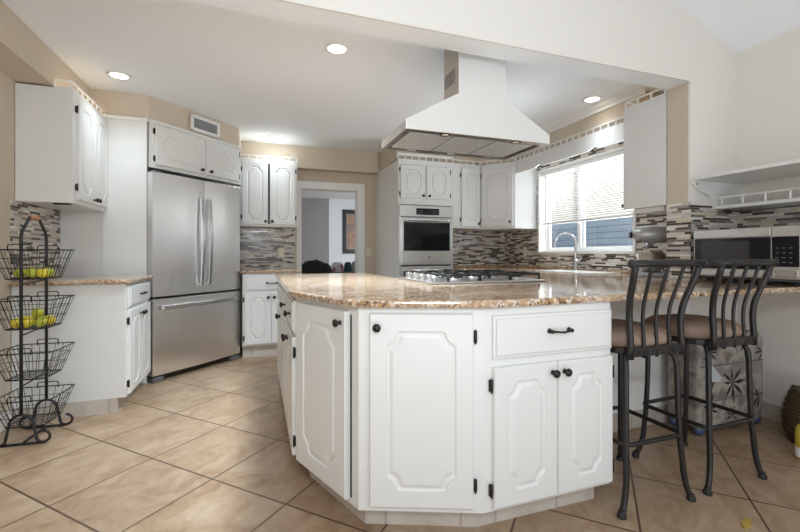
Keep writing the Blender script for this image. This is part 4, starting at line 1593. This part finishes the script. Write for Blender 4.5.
# ------------------------------------------------------------------ woven basket and yellow bottle at the right edge
r = thing('woven_basket', 'dark woven basket on the floor by the right wall', 'basket', (3.0, 1.425, 0))
r.scale = (1.15, 1.15, 1.15)
mb = MB()
for k in range(16):
    z = 0.012 + k * 0.0165
    rad = 0.070 + 0.030 * math.sin(PI * min(1, (k + 2) / 17)) 
    mb.tube([((rad + 0.003 * math.cos(12 * a + k * PI)) * math.cos(a), (rad + 0.003 * math.cos(12 * a + k * PI)) * math.sin(a), z) for a in [2 * PI * j / 36 for j in range(36)]], 0.0095, 6, True)
mb.lathe([(0.0001, 0.004), (0.066, 0.004)], 24)
mb.build('weave', mat('dark_wicker', (0.075, 0.05, 0.022), 0.7, bump=0.3, bscale=90), r)
mb = MB()
for k in range(7):
    a = 2 * PI * k / 7
    mb.tube([(0.02 * math.cos(a), 0.02 * math.sin(a), 0.20), (0.045 * math.cos(a), 0.045 * math.sin(a), 0.265), (0.075 * math.cos(a), 0.075 * math.sin(a), 0.275)], [0.004, 0.016, 0.003], 6)
mb.build('dried_leaves', mat('olive_leaf', (0.06, 0.075, 0.025), 0.7), r, label='olive leaves in the basket')

r = thing('spray_bottle', 'yellow bottle on the floor in front of the woven basket', 'bottle', (2.745, 1.335, 0))
MB().lathe([(0.032, 0), (0.036, 0.006), (0.036, 0.15), (0.026, 0.175), (0.014, 0.185), (0.014, 0.20)], 18).build('body', mat('yellow_plastic', (0.52, 0.40, 0.05), 0.4), r)
MB().lathe([(0.0365, 0.012), (0.0368, 0.014), (0.0368, 0.060), (0.0365, 0.062)], 18).build('label_band', M['white'], r, label='white lower band')
MB().lathe([(0.016, 0.20), (0.016, 0.225), (0.0, 0.228)], 14).build('cap', M['white'], r)

# dry leaf on the floor
b = bmesh.new()
mb = MB()
lp = [(0, 0), (0.02, 0.012), (0.05, 0.016), (0.085, 0.006), (0.10, 0), (0.085, -0.008), (0.05, -0.018), (0.02, -0.010)]
mb.prism(lp, 0.0, 0.003, 'z')
lf = mb.build('dry_leaf', mat('mustard_leaf', (0.42, 0.29, 0.05), 0.7, var=0.2, vscale=40))
lf.location = (1.82, 1.07, 0.0)
lf.rotation_euler = (0, 0, R(25))
tag(lf, 'small mustard yellow dry leaf lying on the floor in front of the stools', 'leaf')

# ------------------------------------------------------------------ wire basket stand
BS = (-1.262, 3.02)
r = thing('basket_stand', 'four tier black wire basket stand in front of the left cabinet', 'basket stand', (BS[0], BS[1], 0), R(-4))
PYS = 0.125
mb = MB()
for s_ in (-1, 1):
    y = s_ * PYS
    MBp = MB()
    MBp.tube([(0, y, 0.17), (0, y, 1.17)] + [tuple(p) for p in bez((0, y, 1.18), (0, y, 1.22), (0, y * 0.72, 1.25), 4)] + [(0, s_ * 0.045, 1.305)], 0.0085, 8)
    MBp.build('post', M['black_iron'], r)
    # scroll foot: arch with curled ends
    f = MB()
    pts = []
    for a in [PI * k / 10 for k in range(11)]:
        pts.append((-0.058 * math.cos(a), y, 0.115 + 0.06 * math.sin(a)))
    left = [(-0.064, y, 0.085), (-0.072, y, 0.045)] + [(-0.105 + 0.033 * math.cos(a), y, 0.042 + 0.032 * math.sin(a)) for a in [R(-20 - 25 * k) for k in range(11)]]
    right = [(-p[0], p[1], p[2]) for p in left]
    path = left[::-1] + pts + right
    f.tube(path, 0.0075, 8)
    f.tube([(-0.10, y, 0.0085), (0.10, y, 0.0085)], 0.0075, 8)
    f.build('scroll_foot', M['black_iron'], r)
MB().tube([(0, -PYS, 0.0085), (0, PYS, 0.0085)], 0.0065, 8).build('foot_bar', M['black_iron'], r)
gp = MB().lathe([(0.010, -0.048), (0.0145, -0.03), (0.016, 0.0), (0.0145, 0.03), (0.010, 0.048)], 14, mtx=Matrix.Translation((0, 0, 1.307)) @ Matrix.Rotation(R(90), 4, 'X'))
gp.build('grip', M['wood'], r, label='turned wooden grip')


def wire_basket(z0, z1):
    mb = MB()
    ax0, ay0, ax1, ay1 = 0.098, 0.098, 0.150, 0.142

    def loop(t_, rad):
        ax = ax0 + (ax1 - ax0) * t_
        ay = ay0 + (ay1 - ay0) * t_
        z = z0 + (z1 - z0) * t_
        dip = 0.05 if t_ > 0.95 else 0
        pl = rounded_rect(-ax, ax, -ay, ay, 0.022, 3)
        mb.tube([(p[0], p[1], z - (dip * max(0, 1 - (abs(p[0]) / 0.07) ** 2) if abs(p[0]) < 0.07 else 0)) for p in pl], rad, 5, True)
    loop(0.0, 0.003)
    loop(0.36, 0.0018)
    loop(0.70, 0.0018)
    loop(1.0, 0.0036)
    for k in range(7):
        u = -0.85 + 1.7 * k / 6
        for s_ in (-1, 1):
            mb.tube([(u * ax0, s_ * ay0, z0), (u * ax1, s_ * ay1, z1)], 0.0017, 4)
            mb.tube([(s_ * ax0, u * ay0, z0), (s_ * ax1, u * ay1, z1)], 0.0017, 4)
        mb.tube([(u * ax0, -ay0, z0), (u * ax0, ay0, z0)], 0.0016, 4)
        mb.tube([(-ax0, u * ay0, z0), (ax0, u * ay0, z0)], 0.0016, 4)
    # raised hook over each post
    for s_ in (-1, 1):
        y = s_ * ay1
        mb.tube(round_path([(-0.055, y, z1 - 0.01), (-0.055, y, z1 + 0.028), (0.055, y, z1 + 0.028), (0.055, y, z1 - 0.01)], 0.012, 3), 0.003, 6)
    return mb


tiers = [(0.945, 1.115), (0.655, 0.825), (0.365, 0.525), (0.095, 0.255)]
for z0, z1 in tiers:
    wire_basket(z0, z1).build('wire_basket', M['black_iron'], r)
for z in (0.935, 0.645, 0.355):
    MB().tube([(0, -PYS, z - 0.02), (0, PYS, z - 0.005)], 0.004, 6).build('cross_bar', M['black_iron'], r)


def pear(v):
    k = 1.0 - 0.32 * max(0, v.z)
    return (v.x * k, v.y * k, v.z * (1.18 if v.z > 0 else 0.92))


fr_defs = []
placements = [
    (0, -0.045, -0.05, 'g', 20, 'yellow green fruit in the top basket, leftmost'),
    (0, 0.015, -0.035, 'g', 100, 'yellow green fruit in the top basket, middle front'),
    (0, 0.062, -0.045, 'y', 200, 'yellow fruit in the top basket at its right front corner'),
    (0, 0.045, 0.045, 'g', 300, 'yellow green fruit in the top basket at the rear right'),
    (0, -0.040, 0.050, 'y', 60, 'yellow fruit in the top basket at the rear left'),
    (1, -0.060, -0.055, 'y', 10, 'yellow fruit in the second basket, leftmost'),
    (1, -0.010, -0.052, 'y', 120, 'yellow fruit in the second basket, second from left'),
    (1, 0.052, -0.045, 'g', 70, 'green fruit in the second basket, front middle right'),
    (1, 0.062, 0.028, 'y', 230, 'yellow fruit in the second basket at the right end'),
    (1, 0.000, 0.045, 'g', 330, 'green fruit in the second basket at the rear'),
    (1, -0.060, 0.035, 'y', 150, 'yellow fruit in the second basket at the rear left'),
    (1, 0.020, -0.004, 'g', 40, 'green fruit lying on top of the second basket heap'),
]
Mst = Matrix.Translation((BS[0], BS[1], 0)) @ Matrix.Rotation(R(-4), 4, 'Z')
for ti, x, y, c, rot, lab in placements:
    z = tiers[ti][0] + 0.034 + (0.048 if 'on top' in lab else 0)
    p = Mst @ Vector((x, y, z))
    f = thing('fruit', lab, 'fruit', p, 0, 'fruit in the wire baskets')
    f.rotation_euler = (R(75), R(10), R(rot))
    MB().ball((0, 0, 0), 0.031, 0.031, 0.036, n=14, func=pear).build('flesh', M['fruit_green'] if c == 'g' else M['fruit_yellow'], f)
    MB().tube([(0, 0, 0.040), (0.002, 0, 0.050)], 0.0022, 5).build('stalk', M['stalk'], f)

# ------------------------------------------------------------------ living room things seen through the doorway
r = thing('sofa', 'charcoal sofa in the room beyond the doorway', 'sofa', (0.30, 6.35, 0))
MB().box(0, 2.2, 0.0, 0.85, 0.08, 0.42, 0.04).build('seat', M['sofa'], r)
MB().box(0, 2.2, 0.0, 0.22, 0.08, 0.80, 0.05).build('backrest', M['sofa'], r)
for x in (0.0, 2.02):
    MB().box(x, x + 0.18, 0.0, 0.85, 0.08, 0.62, 0.04).build('armrest', M['sofa'], r)
for x in (0.08, 2.06):
    for y in (0.06, 0.74):
        MB().box(x, x + 0.06, y, y + 0.06, 0, 0.09).build('leg', M['black'], r)


def lump(x, y, z, n):
    s = random.Random(11)
    mb = MB()
    for k in range(n):
        t_ = k / (n - 1)
        h = 0.10 + 0.10 * math.sin(PI * min(1, 0.12 + 0.75 * t_)) + s.uniform(-0.012, 0.012)
        mb.ball((x + 0.33 * t_, y + s.uniform(-0.03, 0.03), z), 0.10, 0.11, h, n=16, func=lambda v: (v.x, v.y, max(v.z, -0.02)))
    return mb


tag(lump(0.68, 6.46, 0.805, 8).build('coat', M['darkcloth']), 'black coat heaped over the sofa back beyond the doorway', 'coat')


def pillow(name, label, x, y, z, w_, h_, m):
    o = MB().ball((0, 0, 0), w_, 0.06, h_, n=20, func=lambda v: (math.copysign(abs(v.x) ** 0.55, v.x), v.y, math.copysign(abs(v.z) ** 0.55, v.z))).build(name, m)
    o.location = (x, y, z)
    return tag(o, label, 'pillow')


pillow('cushion', 'pink and white floral cushion on the sofa beyond the doorway', 1.235, 6.65, 0.79, 0.105, 0.17, M['floral'])
pillow('cushion', 'dark teal cushion right of the floral cushion beyond the doorway', 1.41, 6.66, 0.79, 0.065, 0.17, M['teal'])
pillow('cushion', 'pale grey cushion at the doorway edge beyond the teal one', 1.535, 6.72, 0.80, 0.055, 0.17, M['paleblue'])

r = thing('picture_frame', 'dark framed picture on the white wall beyond the doorway', 'picture', (1.885, 9.5, 1.10))
mb = MB()
for a in ((0, 0.75, 0, 0.10), (0, 0.75, 0.94, 1.04), (0, 0.085, 0.10, 0.94), (0.665, 0.75, 0.10, 0.94)):
    mb.box(a[0], a[1], -0.03, 0, a[2], a[3], 0.006)
mb.build('frame', M['black'], r)
MB().box(0.07, 0.68, -0.012, -0.004, 0.07, 0.97).build('mat_board', M['grey'], r)
MB().box(0.10, 0.65, -0.016, -0.010, 0.12, 0.92).build('picture', M['print'], r)
